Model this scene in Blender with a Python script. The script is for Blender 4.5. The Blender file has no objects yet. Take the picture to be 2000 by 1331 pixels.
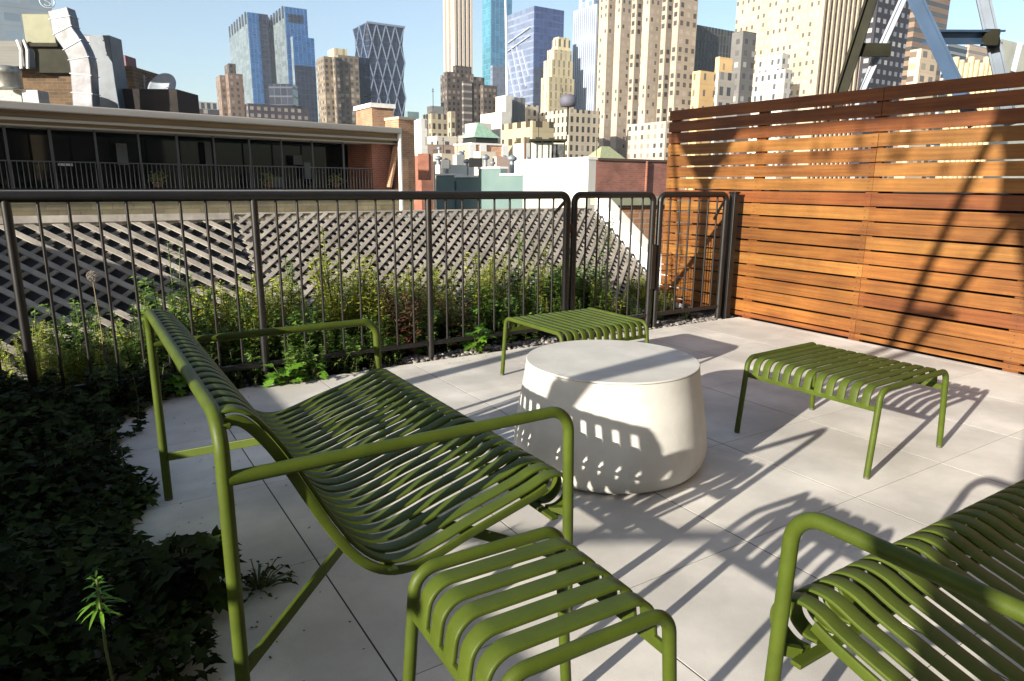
import bpy, math, random
import numpy as np
from mathutils import Vector, Matrix
R = math.radians
scn = bpy.context.scene
col = scn.collection

# ------------------------------------------------------------------ camera
F_PX, PITCH, ROLL, YAW, CAM_H = 1341.6, R(12.954), R(0.4605), R(32.617), 1.15
fh = np.array([math.sin(YAW), math.cos(YAW), 0.0]); rt = np.array([math.cos(YAW), -math.sin(YAW), 0.0])
zz = np.array([0, 0, 1.0])
fwd = math.cos(PITCH) * fh - math.sin(PITCH) * zz
upv = math.sin(PITCH) * fh + math.cos(PITCH) * zz
cr, ci = math.cos(ROLL) * rt + math.sin(ROLL) * upv, -math.sin(ROLL) * rt + math.cos(ROLL) * upv
CAM = np.array([0, 0, CAM_H])
cd = bpy.data.cameras.new('camera'); cam = bpy.data.objects.new('camera', cd); col.objects.link(cam)
cd.sensor_width = 36.0; cd.lens = F_PX * 36.0 / 2000.0; cd.clip_start = 0.05; cd.clip_end = 6000
M = Matrix(((cr[0], ci[0], -fwd[0], 0), (cr[1], ci[1], -fwd[1], 0), (cr[2], ci[2], -fwd[2], CAM_H), (0, 0, 0, 1)))
cam.matrix_world = M
scn.camera = cam

# ------------------------------------------------------------------ world, sun, exposure
SUN_AZ, SUN_EL = R(75.8), R(16.1)                       # light TRAVELS toward this heading (from +Y toward +X)
w = bpy.data.worlds.new('World'); scn.world = w; w.use_nodes = True
nt = w.node_tree; bg = nt.nodes['Background']
sky = nt.nodes.new('ShaderNodeTexSky'); sky.sky_type = 'NISHITA'; sky.sun_disc = False
sky.sun_elevation = SUN_EL; sky.sun_rotation = SUN_AZ + math.pi
sky.air_density = 1.0; sky.dust_density = 1.2; sky.ozone_density = 1.6
nt.links.new(sky.outputs[0], bg.inputs[0]); bg.inputs[1].default_value = 0.08
sd = bpy.data.lights.new('sun', 'SUN'); sun = bpy.data.objects.new('sun', sd); col.objects.link(sun)
sd.energy = 5.0; sd.angle = R(0.5); sd.color = (1.0, 0.915, 0.785)
tr = Vector((math.sin(SUN_AZ) * math.cos(SUN_EL), math.cos(SUN_AZ) * math.cos(SUN_EL), -math.sin(SUN_EL)))
sun.rotation_euler = tr.to_track_quat('-Z', 'Y').to_euler(); sun.location = (-20, -5, 12)
scn.view_settings.view_transform = 'Standard'; scn.view_settings.look = 'None'
scn.view_settings.exposure = 1.46; scn.view_settings.gamma = 1.0

# ------------------------------------------------------------------ pixel <-> place helpers (photo is 2000 x 1331)
def ray(px, py): return fwd + (px - 1000) / F_PX * cr - (py - 665.5) / F_PX * ci
def at_z(px, py, h=0.0): d = ray(px, py); return CAM + d * (h - CAM_H) / d[2]
def at_x(px, py, X): d = ray(px, py); return CAM + d * X / d[0]
def at_y(px, py, Y): d = ray(px, py); return CAM + d * Y / d[1]
def at_d(px, py, D): d = ray(px, py); return CAM + d * D / np.dot(d, fh)
def slide(P, e, px):
    """distance to move from P along e until it is seen in image column px"""
    e = np.array(e, float); v = P - CAM
    return -((v @ cr) * F_PX - (px - 1000) * (v @ fwd)) / ((e @ cr) * F_PX - (px - 1000) * (e @ fwd))

# ------------------------------------------------------------------ object helpers
def tag(o, label=None, cat=None, group=None, kind=None):
    if label: o['label'] = label
    if cat: o['category'] = cat
    if group: o['group'] = group
    if kind: o['kind'] = kind
    return o
def empty(name, loc=(0, 0, 0), rz=0.0):
    o = bpy.data.objects.new(name, None); col.objects.link(o)
    o.location = loc; o.rotation_euler = (0, 0, rz); o.empty_display_size = 0.1
    return o
def copy_tree(o, parent=None):
    c = o.copy(); col.objects.link(c); c.parent = parent
    for ch in list(o.children): copy_tree(ch, c)
    return c
class MB:
    def __init__(s): s.v = []; s.f = []; s.sm = []
    def add(s, vs, fs, smooth=False):
        n = len(s.v); s.v.extend([tuple(map(float, p)) for p in vs])
        s.f.extend([tuple(i + n for i in f) for f in fs]); s.sm.extend([smooth] * len(fs)); return s
    def box(s, x0, x1, y0, y1, z0, z1):
        vs = [(x0,y0,z0),(x1,y0,z0),(x1,y1,z0),(x0,y1,z0),(x0,y0,z1),(x1,y0,z1),(x1,y1,z1),(x0,y1,z1)]
        return s.add(vs, [(0,3,2,1),(4,5,6,7),(0,1,5,4),(1,2,6,5),(2,3,7,6),(3,0,4,7)])
    def obox(s, c, ax, ay, az, hx, hy, hz):
        c, ax, ay, az = [np.array(q, float) for q in (c, ax, ay, az)]
        vs = []
        for dz in (-1, 1):
            for dx, dy in ((-1,-1),(1,-1),(1,1),(-1,1)):
                vs.append(c + ax*hx*dx + ay*hy*dy + az*hz*dz)
        return s.add(vs, [(0,3,2,1),(4,5,6,7),(0,1,5,4),(1,2,6,5),(2,3,7,6),(3,0,4,7)])
    def beam(s, a, b, wd, ht, up=(0,0,1)):
        a = np.array(a, float); b = np.array(b, float); d = b - a; L = np.linalg.norm(d); d /= L
        side = np.cross(d, up); side /= np.linalg.norm(side); u = np.cross(side, d)
        return s.obox((a+b)/2, d, side, u, L/2, wd/2, ht/2)
    def prism(s, pts, z0, z1):
        n = len(pts); vs = [(p[0],p[1],z0) for p in pts] + [(p[0],p[1],z1) for p in pts]
        return s.add(vs, [tuple(range(n-1,-1,-1)), tuple(range(n, 2*n))] + [(i,(i+1)%n,(i+1)%n+n,i+n) for i in range(n)])
    def sweep(s, path, prof, side0=None, closed_prof=True, smooth=True):
        """prof: list of (a,b) in the local frame; side0 fixes the frame's side vector"""
        P = [np.array(p, float) for p in path]; n = len(P); k = len(prof); rings = []
        prev = None
        for i in range(n):
            t = (P[min(i+1,n-1)] - P[max(i-1,0)]); t /= np.linalg.norm(t)
            if side0 is not None:
                sd_ = np.array(side0, float); sd_ -= t*(sd_@t); sd_ /= np.linalg.norm(sd_)
            else:
                if prev is None:
                    a = np.array([0,0,1.0]) if abs(t[2]) < .9 else np.array([1.0,0,0])
                    sd_ = np.cross(t, a)
                else: sd_ = prev - t*(prev@t)
                sd_ /= np.linalg.norm(sd_)
            prev = sd_; u = np.cross(sd_, t)
            rings.append([P[i] + sd_*a + u*b for a, b in prof])
        vs = [p for r_ in rings for p in r_]; fs = []
        for i in range(n-1):
            for j in range(k):
                fs.append((i*k+j, (i+1)*k+j, (i+1)*k+(j+1)%k, i*k+(j+1)%k))
        s.add(vs, fs, smooth)
        s.add([vs[j] for j in range(k)], [tuple(range(k))]); s.add([vs[(n-1)*k+j] for j in range(k)], [tuple(range(k-1,-1,-1))])
        return s
    def tube(s, path, r, n=12):
        return s.sweep(path, [(r*math.cos(2*math.pi*j/n), r*math.sin(2*math.pi*j/n)) for j in range(n)])
    def cone(s, a, b, r0, r1, n=16, smooth=True):
        a = np.array(a, float); b = np.array(b, float); t = (b-a)/np.linalg.norm(b-a)
        h = np.array([0,0,1.0]) if abs(t[2]) < .9 else np.array([1.0,0,0])
        x = np.cross(t,h); x /= np.linalg.norm(x); y = np.cross(t,x)
        vs = [a + (x*math.cos(2*math.pi*j/n)+y*math.sin(2*math.pi*j/n))*r0 for j in range(n)] + \
             [b + (x*math.cos(2*math.pi*j/n)+y*math.sin(2*math.pi*j/n))*r1 for j in range(n)]
        s.add(vs, [(j, j+n, (j+1)%n+n, (j+1)%n) for j in range(n)], smooth)
        s.add(vs, [tuple(range(n)), tuple(range(2*n-1,n-1,-1))]); return s
    def lathe(s, prof, c=(0,0), n=64, smooth=True):
        k = len(prof); vs = []
        for r_, z in prof:
            for j in range(n): vs.append((c[0]+r_*math.cos(2*math.pi*j/n), c[1]+r_*math.sin(2*math.pi*j/n), z))
        fs = []
        for i in range(k-1):
            for j in range(n): fs.append((i*n+j, i*n+(j+1)%n, (i+1)*n+(j+1)%n, (i+1)*n+j))
        s.add(vs, fs, smooth)
        s.add([vs[j] for j in range(n)], [tuple(range(n-1,-1,-1))]); s.add([vs[(k-1)*n+j] for j in range(n)], [tuple(range(n))]); return s
    def build(s, name, mat, parent=None, bevel=0.0, merge=False):
        me = bpy.data.meshes.new(name); me.from_pydata(s.v, [], s.f)
        me.polygons.foreach_set('use_smooth', s.sm); me.materials.append(mat); me.update()
        o = bpy.data.objects.new(name, me); col.objects.link(o); o.parent = parent
        if bevel:
            m = o.modifiers.new('bevel', 'BEVEL'); m.width = bevel; m.segments = 2; m.limit_method = 'ANGLE'
        return o
def fillet(pts, r, n=6):
    P = [np.array(p, float) for p in pts]; out = [P[0]]
    for i in range(1, len(P)-1):
        a = P[i-1]-P[i]; b = P[i+1]-P[i]; la, lb = np.linalg.norm(a), np.linalg.norm(b); a /= la; b /= lb
        ang = math.acos(max(-1, min(1, a@b))); d = min(r/math.tan(ang/2), la*.49, lb*.49); rr = d*math.tan(ang/2)
        bis = a+b; bis /= np.linalg.norm(bis); c = P[i] + bis*(rr/math.sin(ang/2))
        s0 = P[i]+a*d-c; s1 = P[i]+b*d-c; om = math.acos(max(-1, min(1, (s0@s1)/(rr*rr))))
        for k in range(n+1):
            t = k/n; out.append(c + (math.sin((1-t)*om)*s0 + math.sin(t*om)*s1)/math.sin(om))
    out.append(P[-1]); return out
def smooth_path(pts, n=6):
    P = [np.array(p, float) for p in pts]; out = []
    for i in range(len(P)-1):
        p0 = P[max(i-1,0)]; p1 = P[i]; p2 = P[i+1]; p3 = P[min(i+2,len(P)-1)]
        for k in range(n):
            t = k/n; out.append(.5*((2*p1)+(-p0+p2)*t+(2*p0-5*p1+4*p2-p3)*t*t+(-p0+3*p1-3*p2+p3)*t**3))
    out.append(P[-1]); return out

# ------------------------------------------------------------------ materials
def mat(name, base=(.5,.5,.5), rough=.6, metal=0.0, spec=.5, var=0.0, vscale=6.0, bump=0.0, bscale=60.0, stretch=None,
        island=0.0, base2=None, obj_rand=0.0, coat=0.0, trans=0.0, detail=6.0, stain=0.0, sscale=.8, speck=0.0):
    m = bpy.data.materials.new(name); m.use_nodes = True; n = m.node_tree.nodes; l = m.node_tree.links
    p = n['Principled BSDF']; p.inputs['Roughness'].default_value = rough; p.inputs['Metallic'].default_value = metal
    p.inputs['Specular IOR Level'].default_value = spec; p.inputs['Coat Weight'].default_value = coat
    p.inputs['Base Color'].default_value = (*base, 1)
    tc = n.new('ShaderNodeTexCoord'); mp = n.new('ShaderNodeMapping'); l.new(tc.outputs['Object'], mp.inputs[0])
    if stretch: mp.inputs['Scale'].default_value = stretch
    last = None
    if var or base2:
        no = n.new('ShaderNodeTexNoise'); no.inputs['Scale'].default_value = vscale; no.inputs['Detail'].default_value = detail
        l.new(mp.outputs[0], no.inputs['Vector'])
        rp = n.new('ShaderNodeValToRGB'); l.new(no.outputs['Fac'], rp.inputs[0])
        b2 = base2 or tuple(min(1, c*(1+var)) for c in base); b1 = base if base2 else tuple(c*(1-var) for c in base)
        rp.color_ramp.elements[0].position = .33; rp.color_ramp.elements[1].position = .68
        rp.color_ramp.elements[0].color = (*b1, 1); rp.color_ramp.elements[1].color = (*b2, 1)
        last = rp.outputs[0]
    for amt, src in ((island, 'g'), (obj_rand, 'o')):
        if amt:
            g = n.new('ShaderNodeNewGeometry') if src == 'g' else n.new('ShaderNodeObjectInfo')
            o_ = g.outputs['Random Per Island'] if src == 'g' else g.outputs['Random']
            mr = n.new('ShaderNodeMapRange'); l.new(o_, mr.inputs[0]); mr.inputs[3].default_value = 1-amt; mr.inputs[4].default_value = 1+amt
            hs = n.new('ShaderNodeHueSaturation'); l.new(mr.outputs[0], hs.inputs['Value'])
            if last: l.new(last, hs.inputs['Color'])
            else: hs.inputs['Color'].default_value = (*base, 1)
            last = hs.outputs[0]
    for amt, sc_, lo_, hi_ in ((stain, sscale, .42, .62), (speck, 420.0, .40, .50)):
        if amt:
            ns = n.new('ShaderNodeTexNoise'); ns.inputs['Scale'].default_value = sc_; ns.inputs['Detail'].default_value = 9 if sc_ < 50 else 2
            ns.inputs['Roughness'].default_value = .62; l.new(tc.outputs['Object'], ns.inputs['Vector'])
            m2 = n.new('ShaderNodeMapRange'); l.new(ns.outputs['Fac'], m2.inputs[0]); m2.inputs[1].default_value = lo_; m2.inputs[2].default_value = hi_
            m2.inputs[3].default_value = 1-amt; m2.inputs[4].default_value = 1.0
            h2 = n.new('ShaderNodeHueSaturation'); l.new(m2.outputs[0], h2.inputs['Value'])
            if last: l.new(last, h2.inputs['Color'])
            else: h2.inputs['Color'].default_value = (*base, 1)
            last = h2.outputs[0]
    if last: l.new(last, p.inputs['Base Color'])
    if bump:
        n2 = n.new('ShaderNodeTexNoise'); n2.inputs['Scale'].default_value = bscale; n2.inputs['Detail'].default_value = 5
        l.new(mp.outputs[0], n2.inputs['Vector']); b = n.new('ShaderNodeBump'); b.inputs['Strength'].default_value = bump
        b.inputs['Distance'].default_value = .01; l.new(n2.outputs['Fac'], b.inputs['Height']); l.new(b.outputs[0], p.inputs['Normal'])
    if trans:
        tb = n.new('ShaderNodeBsdfTranslucent'); mx = n.new('ShaderNodeMixShader'); mx.inputs[0].default_value = trans
        if last: l.new(last, tb.inputs[0])
        else: tb.inputs[0].default_value = (*base, 1)
        l.new(p.outputs[0], mx.inputs[1]); l.new(tb.outputs[0], mx.inputs[2]); l.new(mx.outputs[0], n['Material Output'].inputs[0])
    return m
def mathn(nt_, op, a, b=None, c=None):
    n = nt_.nodes.new('ShaderNodeMath'); n.operation = op
    for i, q in enumerate((a, b, c)):
        if q is None: continue
        if isinstance(q, (int, float)): n.inputs[i].default_value = q
        else: nt_.links.new(q, n.inputs[i])
    return n.outputs[0]
def facade(name, wall, glass, pu, pv, wu, wv, ou=0.0, ov=0.0, var=.12, gl_rough=.15, wall_metal=0.0, wall_rough=.8, glass_metal=0.0,
           lit=.25, vscale=.15, glass2=None):
    """grid of windows: u runs along either wall direction, v is height; each pane gets its own tone"""
    m = bpy.data.materials.new(name); m.use_nodes = True; t = m.node_tree; n = t.nodes; l = t.links; p = n['Principled BSDF']
    tc = n.new('ShaderNodeTexCoord'); sx = n.new('ShaderNodeSeparateXYZ'); l.new(tc.outputs['Object'], sx.inputs[0])
    u = mathn(t, 'DIVIDE', mathn(t, 'ADD', mathn(t, 'ADD', sx.outputs[0], sx.outputs[1]), ou), pu)
    v = mathn(t, 'DIVIDE', mathn(t, 'ADD', sx.outputs[2], ov), pv)
    fu = mathn(t, 'FRACT', u); fv = mathn(t, 'FRACT', v)
    inu = mathn(t, 'LESS_THAN', mathn(t, 'ABSOLUTE', mathn(t, 'SUBTRACT', fu, .5)), wu/2)
    inv_ = mathn(t, 'LESS_THAN', mathn(t, 'ABSOLUTE', mathn(t, 'SUBTRACT', fv, .5)), wv/2)
    ge = n.new('ShaderNodeNewGeometry'); sn = n.new('ShaderNodeSeparateXYZ'); l.new(ge.outputs['Normal'], sn.inputs[0])
    notup = mathn(t, 'LESS_THAN', mathn(t, 'ABSOLUTE', sn.outputs[2]), .5)
    mask = mathn(t, 'MULTIPLY', mathn(t, 'MULTIPLY', inu, inv_), notup)
    cb = n.new('ShaderNodeCombineXYZ'); l.new(mathn(t, 'FLOOR', u), cb.inputs[0]); l.new(mathn(t, 'FLOOR', v), cb.inputs[1])
    wn = n.new('ShaderNodeTexWhiteNoise'); l.new(cb.outputs[0], wn.inputs['Vector'])
    rp = n.new('ShaderNodeValToRGB'); l.new(wn.outputs['Value'], rp.inputs[0]); rp.color_ramp.interpolation = 'CONSTANT'
    e = rp.color_ramp.elements; e[0].color = (*glass, 1); q3 = e.new((1-lit)*.55); q3.color = tuple([c*1.22+.006 for c in glass]+[1]); e = [e[0], e[2]]; e[1].position = 1-lit; e[1].color = (*(glass2 or tuple(.5*a+.5*b for a, b in zip(wall, glass))), 1)
    no = n.new('ShaderNodeTexNoise'); no.inputs['Scale'].default_value = vscale; no.inputs['Detail'].default_value = 8
    l.new(tc.outputs['Object'], no.inputs['Vector'])
    hs = n.new('ShaderNodeHueSaturation'); hs.inputs['Color'].default_value = (*wall, 1)
    mr = n.new('ShaderNodeMapRange'); l.new(no.outputs['Fac'], mr.inputs[0]); mr.inputs[1].default_value = .3; mr.inputs[2].default_value = .7
    mr.inputs[3].default_value = 1-var; mr.inputs[4].default_value = 1+var
    fl_ = n.new('ShaderNodeTexWhiteNoise'); fl_.noise_dimensions = '1D'; l.new(mathn(t, 'FLOOR', v), fl_.inputs['W'])
    cl_ = n.new('ShaderNodeTexWhiteNoise'); cl_.noise_dimensions = '1D'; l.new(mathn(t, 'FLOOR', mathn(t, 'DIVIDE', u, 2.0)), cl_.inputs['W'])
    slab = mathn(t, 'LESS_THAN', fv, .07)
    tone = mathn(t, 'ADD', mathn(t, 'MULTIPLY_ADD', fl_.outputs['Value'], .07, -.035), mathn(t, 'MULTIPLY_ADD', cl_.outputs['Value'], .12, -.06))
    tone = mathn(t, 'ADD', mathn(t, 'ADD', tone, mr.outputs[0]), mathn(t, 'MULTIPLY', slab, -.10))
    l.new(tone, hs.inputs['Value'])
    mx = n.new('ShaderNodeMixRGB'); l.new(mask, mx.inputs[0]); l.new(hs.outputs[0], mx.inputs[1]); l.new(rp.outputs[0], mx.inputs[2])
    l.new(mx.outputs[0], p.inputs['Base Color'])
    l.new(mathn(t, 'MULTIPLY_ADD', mask, gl_rough-wall_rough, wall_rough), p.inputs['Roughness'])
    if wall_metal or glass_metal: l.new(mathn(t, 'MULTIPLY_ADD', mask, glass_metal-wall_metal, wall_metal), p.inputs['Metallic'])
    bp = n.new('ShaderNodeBump'); bp.invert = True; bp.inputs['Distance'].default_value = .25; bp.inputs['Strength'].default_value = .6
    l.new(mask, bp.inputs['Height']); l.new(bp.outputs[0], p.inputs['Normal'])
    return m
def brick(name, c1, c2, mortar, bw=.22, bh=.075, ms=.012, dirt=.25):
    m = bpy.data.materials.new(name); m.use_nodes = True; t = m.node_tree; n = t.nodes; l = t.links; p = n['Principled BSDF']
    tc = n.new('ShaderNodeTexCoord'); sx = n.new('ShaderNodeSeparateXYZ'); l.new(tc.outputs['Object'], sx.inputs[0])
    cb = n.new('ShaderNodeCombineXYZ'); l.new(mathn(t, 'ADD', sx.outputs[0], sx.outputs[1]), cb.inputs[0]); l.new(sx.outputs[2], cb.inputs[1])
    b = n.new('ShaderNodeTexBrick'); l.new(cb.outputs[0], b.inputs['Vector']); b.inputs['Scale'].default_value = 1
    b.inputs['Brick Width'].default_value = bw; b.inputs['Row Height'].default_value = bh; b.inputs['Mortar Size'].default_value = ms
    b.inputs['Color1'].default_value = (*c1, 1); b.inputs['Color2'].default_value = (*c2, 1); b.inputs['Mortar'].default_value = (*mortar, 1)
    no = n.new('ShaderNodeTexNoise'); no.inputs['Scale'].default_value = 1.3; no.inputs['Detail'].default_value = 8; l.new(tc.outputs['Object'], no.inputs['Vector'])
    hs = n.new('ShaderNodeHueSaturation'); l.new(b.outputs['Color'], hs.inputs['Color'])
    mr = n.new('ShaderNodeMapRange'); l.new(no.outputs['Fac'], mr.inputs[0]); mr.inputs[1].default_value = .3; mr.inputs[2].default_value = .7
    mr.inputs[3].default_value = 1-dirt; mr.inputs[4].default_value = 1+dirt; l.new(mr.outputs[0], hs.inputs['Value'])
    l.new(hs.outputs[0], p.inputs['Base Color']); p.inputs['Roughness'].default_value = .9
    bp = n.new('ShaderNodeBump'); bp.inputs['Distance'].default_value = .01; bp.invert = True; l.new(b.outputs['Fac'], bp.inputs['Height']); l.new(bp.outputs[0], p.inputs['Normal'])
    return m

GREEN = mat('olive_powder_coat', (.056,.080,.008), rough=.5, spec=.22, var=.10, vscale=4, bump=.06, bscale=300, stain=.16, sscale=14, speck=.08)
FOOT = mat('grey_foot_plastic', (.08,.08,.07), rough=.6)
TILE = mat('pale_stone_tile', (.625,.603,.558), rough=.72, spec=.3, base2=(.73,.706,.655), vscale=3.0, island=.07, bump=.04, bscale=260, detail=10, stain=.24, sscale=1.9, speck=.16)
JOINT = mat('dark_joint', (.035,.035,.038), rough=.95)
TABLE = mat('white_concrete', (.52,.51,.47), rough=.6, spec=.3, base2=(.60,.59,.55), vscale=2.5, bump=.03, bscale=120, detail=8, stain=.10, sscale=5, speck=.05)
RAIL = mat('dark_bronze_steel', (.010,.009,.008), rough=.42, spec=.55, metal=.2, var=.3, vscale=9, bump=.04, bscale=200)
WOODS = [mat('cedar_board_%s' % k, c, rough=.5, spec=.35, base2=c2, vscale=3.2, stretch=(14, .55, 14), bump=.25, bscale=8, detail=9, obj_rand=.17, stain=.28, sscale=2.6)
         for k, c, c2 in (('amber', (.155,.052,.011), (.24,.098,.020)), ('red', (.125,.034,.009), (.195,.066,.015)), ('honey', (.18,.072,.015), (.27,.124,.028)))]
SOIL = mat('dark_soil', (.018,.013,.009), rough=1, base2=(.04,.03,.02), vscale=20, bump=.8, bscale=40)
PEBBLE = mat('river_pebbles', (.10,.095,.09), rough=.7, base2=(.22,.20,.18), vscale=20, island=.6)

# ------------------------------------------------------------------ terrace paving (one sheet of tiles over a dark bed)
PX, PY, X0T, Y0T = .6205, .64, .532, .040
mb = MB(); g = .0024; gy = .0011
for i in range(-4, 13):
    for j in range(-6, 7):
        x0 = X0T + i*PX; y0 = Y0T + j*PY
        x1, y1 = x0+PX, y0+PY
        if y0 > 3.97 or x0 < -.7 or x0 > 4.94: continue
        y1 = min(y1, 3.975); x1 = min(x1, 4.94)
        if x1-x0 < .05 or y1-y0 < .05: continue
        b = .0004
        vs = [(x0+g,y0+gy,-.03),(x1-g,y0+gy,-.03),(x1-g,y1-gy,-.03),(x0+g,y1-gy,-.03),
              (x0+g,y0+gy,-b),(x1-g,y0+gy,-b),(x1-g,y1-gy,-b),(x0+g,y1-gy,-b),
              (x0+g+b,y0+gy+b,0),(x1-g-b,y0+gy+b,0),(x1-g-b,y1-gy-b,0),(x0+g+b,y1-gy-b,0)]
        mb.add(vs, [(0,1,5,4),(1,2,6,5),(2,3,7,6),(3,0,4,7),(4,5,9,8),(5,6,10,9),(6,7,11,10),(7,4,8,11),(8,9,10,11)])
tag(mb.build('terrace_paving', TILE), kind='structure')
mb = MB(); mb.box(-1.9, 7.5, -5, 6.3, -.40, -.06); mb.box(-.71, 4.94, -4, 3.97, -.05, -.0008)
tag(mb.build('roof_deck', JOINT), kind='structure')
# soil of the planting beds
def soil_sheet(name, x0, x1, y0, y1, z, nx, ny, amp, seed):
    rr = np.random.RandomState(seed); vs = []; fs = []
    for j in range(ny+1):
        for i in range(nx+1):
            vs.append((x0+(x1-x0)*i/nx, y0+(y1-y0)*j/ny, z + amp*rr.rand()))
    for j in range(ny):
        for i in range(nx): k = j*(nx+1)+i; fs.append((k, k+1, k+nx+2, k+nx+1))
    o = MB().add(vs, fs, True).build(name, SOIL); tag(o, kind='structure')
soil_sheet('soil', -1.6, -.10, -1.5, 4.25, -.02, 50, 160, .03, 1)
soil_sheet('soil', -1.6, 4.94, 4.02, 5.4, -.05, 200, 40, .04, 2)
mb = MB(); rr = np.random.RandomState(5)
for k in range(1500):
    x = rr.uniform(-.1, 4.93); y = 4.085 + rr.normal()*.055
    if y < 3.985: y = 3.985 + rr.rand()*.05
    s = rr.uniform(.008, .021); zc = -.022 + rr.rand()*.02
    ax = rr.uniform(.7, 1.5); az_ = rr.uniform(.5, .8); ph = rr.rand()*6.28
    vs = []
    for lat in (-.9, -.35, .35, .9):
        for q in range(7):
            a = ph + q*2*math.pi/7; c = math.cos(lat)
            vs.append((x + s*ax*c*math.cos(a)*(1+.15*rr.rand()), y + s*c*math.sin(a)*(1+.15*rr.rand()), zc + s*az_*math.sin(lat)*1.2))
    fs = [(i*7+q, i*7+(q+1)%7, (i+1)*7+(q+1)%7, (i+1)*7+q) for i in range(3) for q in range(7)] + [tuple(range(21, 28))]
    mb.add(vs, fs, True)
tag(mb.build('gravel', PEBBLE), 'grey pebble strip between the paving edge and the black railing', 'gravel', kind='stuff')

# ------------------------------------------------------------------ furniture
def rrect(w_, t_, c=.3):
    a, b = w_/2, t_/2; k = min(a, b)*c*2
    return [(-a+k,-b),(a-k,-b),(a-k*.3,-b+k*.3),(a,-b+k),(a,b-k),(a-k*.3,b-k*.3),(a-k,b),(-a+k,b),(-a+k*.3,b-k*.3),(-a,b-k),(-a,-b+k),(-a+k*.3,-b+k*.3)]
def make_stool(name, label, cat, loc, rz, LX, LY, H, ns, group=None, rt_=.0125, splay=.03, sw=.034, end=.045):
    """two bent tube frames lie along local x at y = +-LY/2; ns slats between them curl down to side rails"""
    root = empty(name, loc, rz); tag(root, label, cat, group)
    z = H - rt_; hx = LX/2; hy = LY/2
    for sgn in (-1, 1):
        y = sgn*hy
        p = fillet([(-hx-splay, y+sgn*.004, .008), (-hx+.004, y, z), (hx-.004, y, z), (hx+splay, y+sgn*.004, .008)], end, 8)
        fr = MB().tube(p, rt_, 14).build('leg_frame', GREEN, root)
        for sx in (-1, 1):
            MB().cone((sx*(hx+splay), y+sgn*.004, 0), (sx*(hx+splay-.001), y+sgn*.004, .012), rt_*.98, rt_*.98, 14).build('foot_cap', FOOT, fr)
    zr = z - (.085 if H > .4 else .078)
    seat = MB()
    for k in range(ns):
        y = -hy + LY*(k+1)/(ns+1)
        p = fillet([(-hx-.006, y, zr+.004), (-hx+.006, y, z+.003), (hx-.006, y, z+.003), (hx+.006, y, zr+.004)], end*1.1, 8)
        seat.sweep(p, rrect(sw, .010), side0=(0,1,0))
    seat.build('seat', GREEN, root)
    for sx in (-1, 1):
        a = (sx*(hx+.004), -hy, zr); b = (sx*(hx+.004), hy, zr)
        MB().beam(a, b, .010, .022).build('side_rail', GREEN, root, bevel=.002)
    return root
PROF = [(.0,.705),(.03,.712),(.062,.698),(.10,.652),(.14,.585),(.18,.505),(.225,.418),(.275,.340),(.33,.293),(.39,.278),(.46,.290),(.55,.318),
        (.65,.345),(.74,.370),(.79,.388),(.83,.390),(.862,.374),(.878,.342),(.870,.308),(.842,.290),(.812,.292)]
def make_sofa(loc, rz, label, L=1.32, ns=23):
    root = empty('lounge_sofa', loc, rz); tag(root, label, 'sofa', 'green metal slatted lounge sofas')
    r_ = .0145; h = L/2
    p = fillet([(0,-h,.008),(0,-h,.71),(0,h,.71),(0,h,.008)], .075, 10)
    bf = MB().tube(p, r_, 16).build('back_frame', GREEN, root)
    for sg in (-1, 1): MB().cone((0,sg*h,0),(0,sg*h,.012), r_, r_, 14).build('foot_cap', FOOT, bf)
    for sg in (-1, 1):
        p = fillet([(.006,sg*h,.588),(.828,sg*h,.588),(.842,sg*h,.008)], .062, 10)
        af = MB().tube(p, r_, 16).build('armrest_frame', GREEN, root)
        MB().cone((.842,sg*h,0),(.842,sg*h,.012), r_, r_, 14).build('foot_cap', FOOT, af)
    prof = smooth_path([(u_,0,z_) for u_, z_ in PROF], 4)
    seat = MB()
    for k in range(ns):
        v = -h + L*(k+1)/(ns+1)
        seat.sweep([(q[0], v, q[2]) for q in prof], rrect(.0365, .009), side0=(0,1,0))
    seat.build('seat', GREEN, root)
    inner = [q for q in prof if q[0] < .80 or q[2] > .33][1:-14]
    for sg in (-1, 1):
        v = sg*(h-.030)
        pts = []
        for i, q in enumerate(inner):
            t = inner[min(i+1,len(inner)-1)] - inner[max(i-1,0)]; t /= np.linalg.norm(t)
            nrm = np.array([t[2],0,-t[0]]);
            pts.append(np.array([q[0], v, q[2]]) + nrm*.017)
        MB().sweep(pts, rrect(.008, .022, .2), side0=(0,1,0)).build('side_bar', GREEN, root)
    for (u_, z_) in ((.012,.690),(.345,.275),(.80,.285)):
        MB().beam((u_,-h+.01,z_), (u_,h-.01,z_), .022, .010).build('cross_rail', GREEN, root, bevel=.002)
    for sg in (-1, 1):
        MB().beam((.006, sg*h, .165), (.345, sg*(h-.27), .262), .010, .030).build('brace', GREEN, root, bevel=.002)
        MB().beam((.838, sg*h, .165), (.50, sg*(h-.27), .262), .010, .030).build('brace', GREEN, root, bevel=.002)
    # short link that carries the front of the seat on each front leg
    for sg in (-1, 1):
        MB().beam((.842, sg*h, .30), (.815, sg*(h-.045), .288), .012, .022).build('seat_bracket', GREEN, root)
    return root
make_sofa((.197, 1.99, 0), 0, 'long green slatted lounge sofa seen from its side, back turned to the dark planting bed')
make_sofa((1.69, -.155, 0), math.pi/2, 'green slatted lounge sofa cut off by the right edge, its near armrest standing up')
make_stool('stool', 'small green slatted stool with broad slats in the foreground, right against the sofa armrest', 'stool', (.632, .90, 0), R(-2), .335, .33, .452, 5, sw=.037)
make_stool('ottoman', 'green slatted ottoman on the open paving between the white table and the wooden fence', 'ottoman', (2.885, 1.72, 0), R(2), .55, .62, .375, 11, 'square slatted ottomans')
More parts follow.
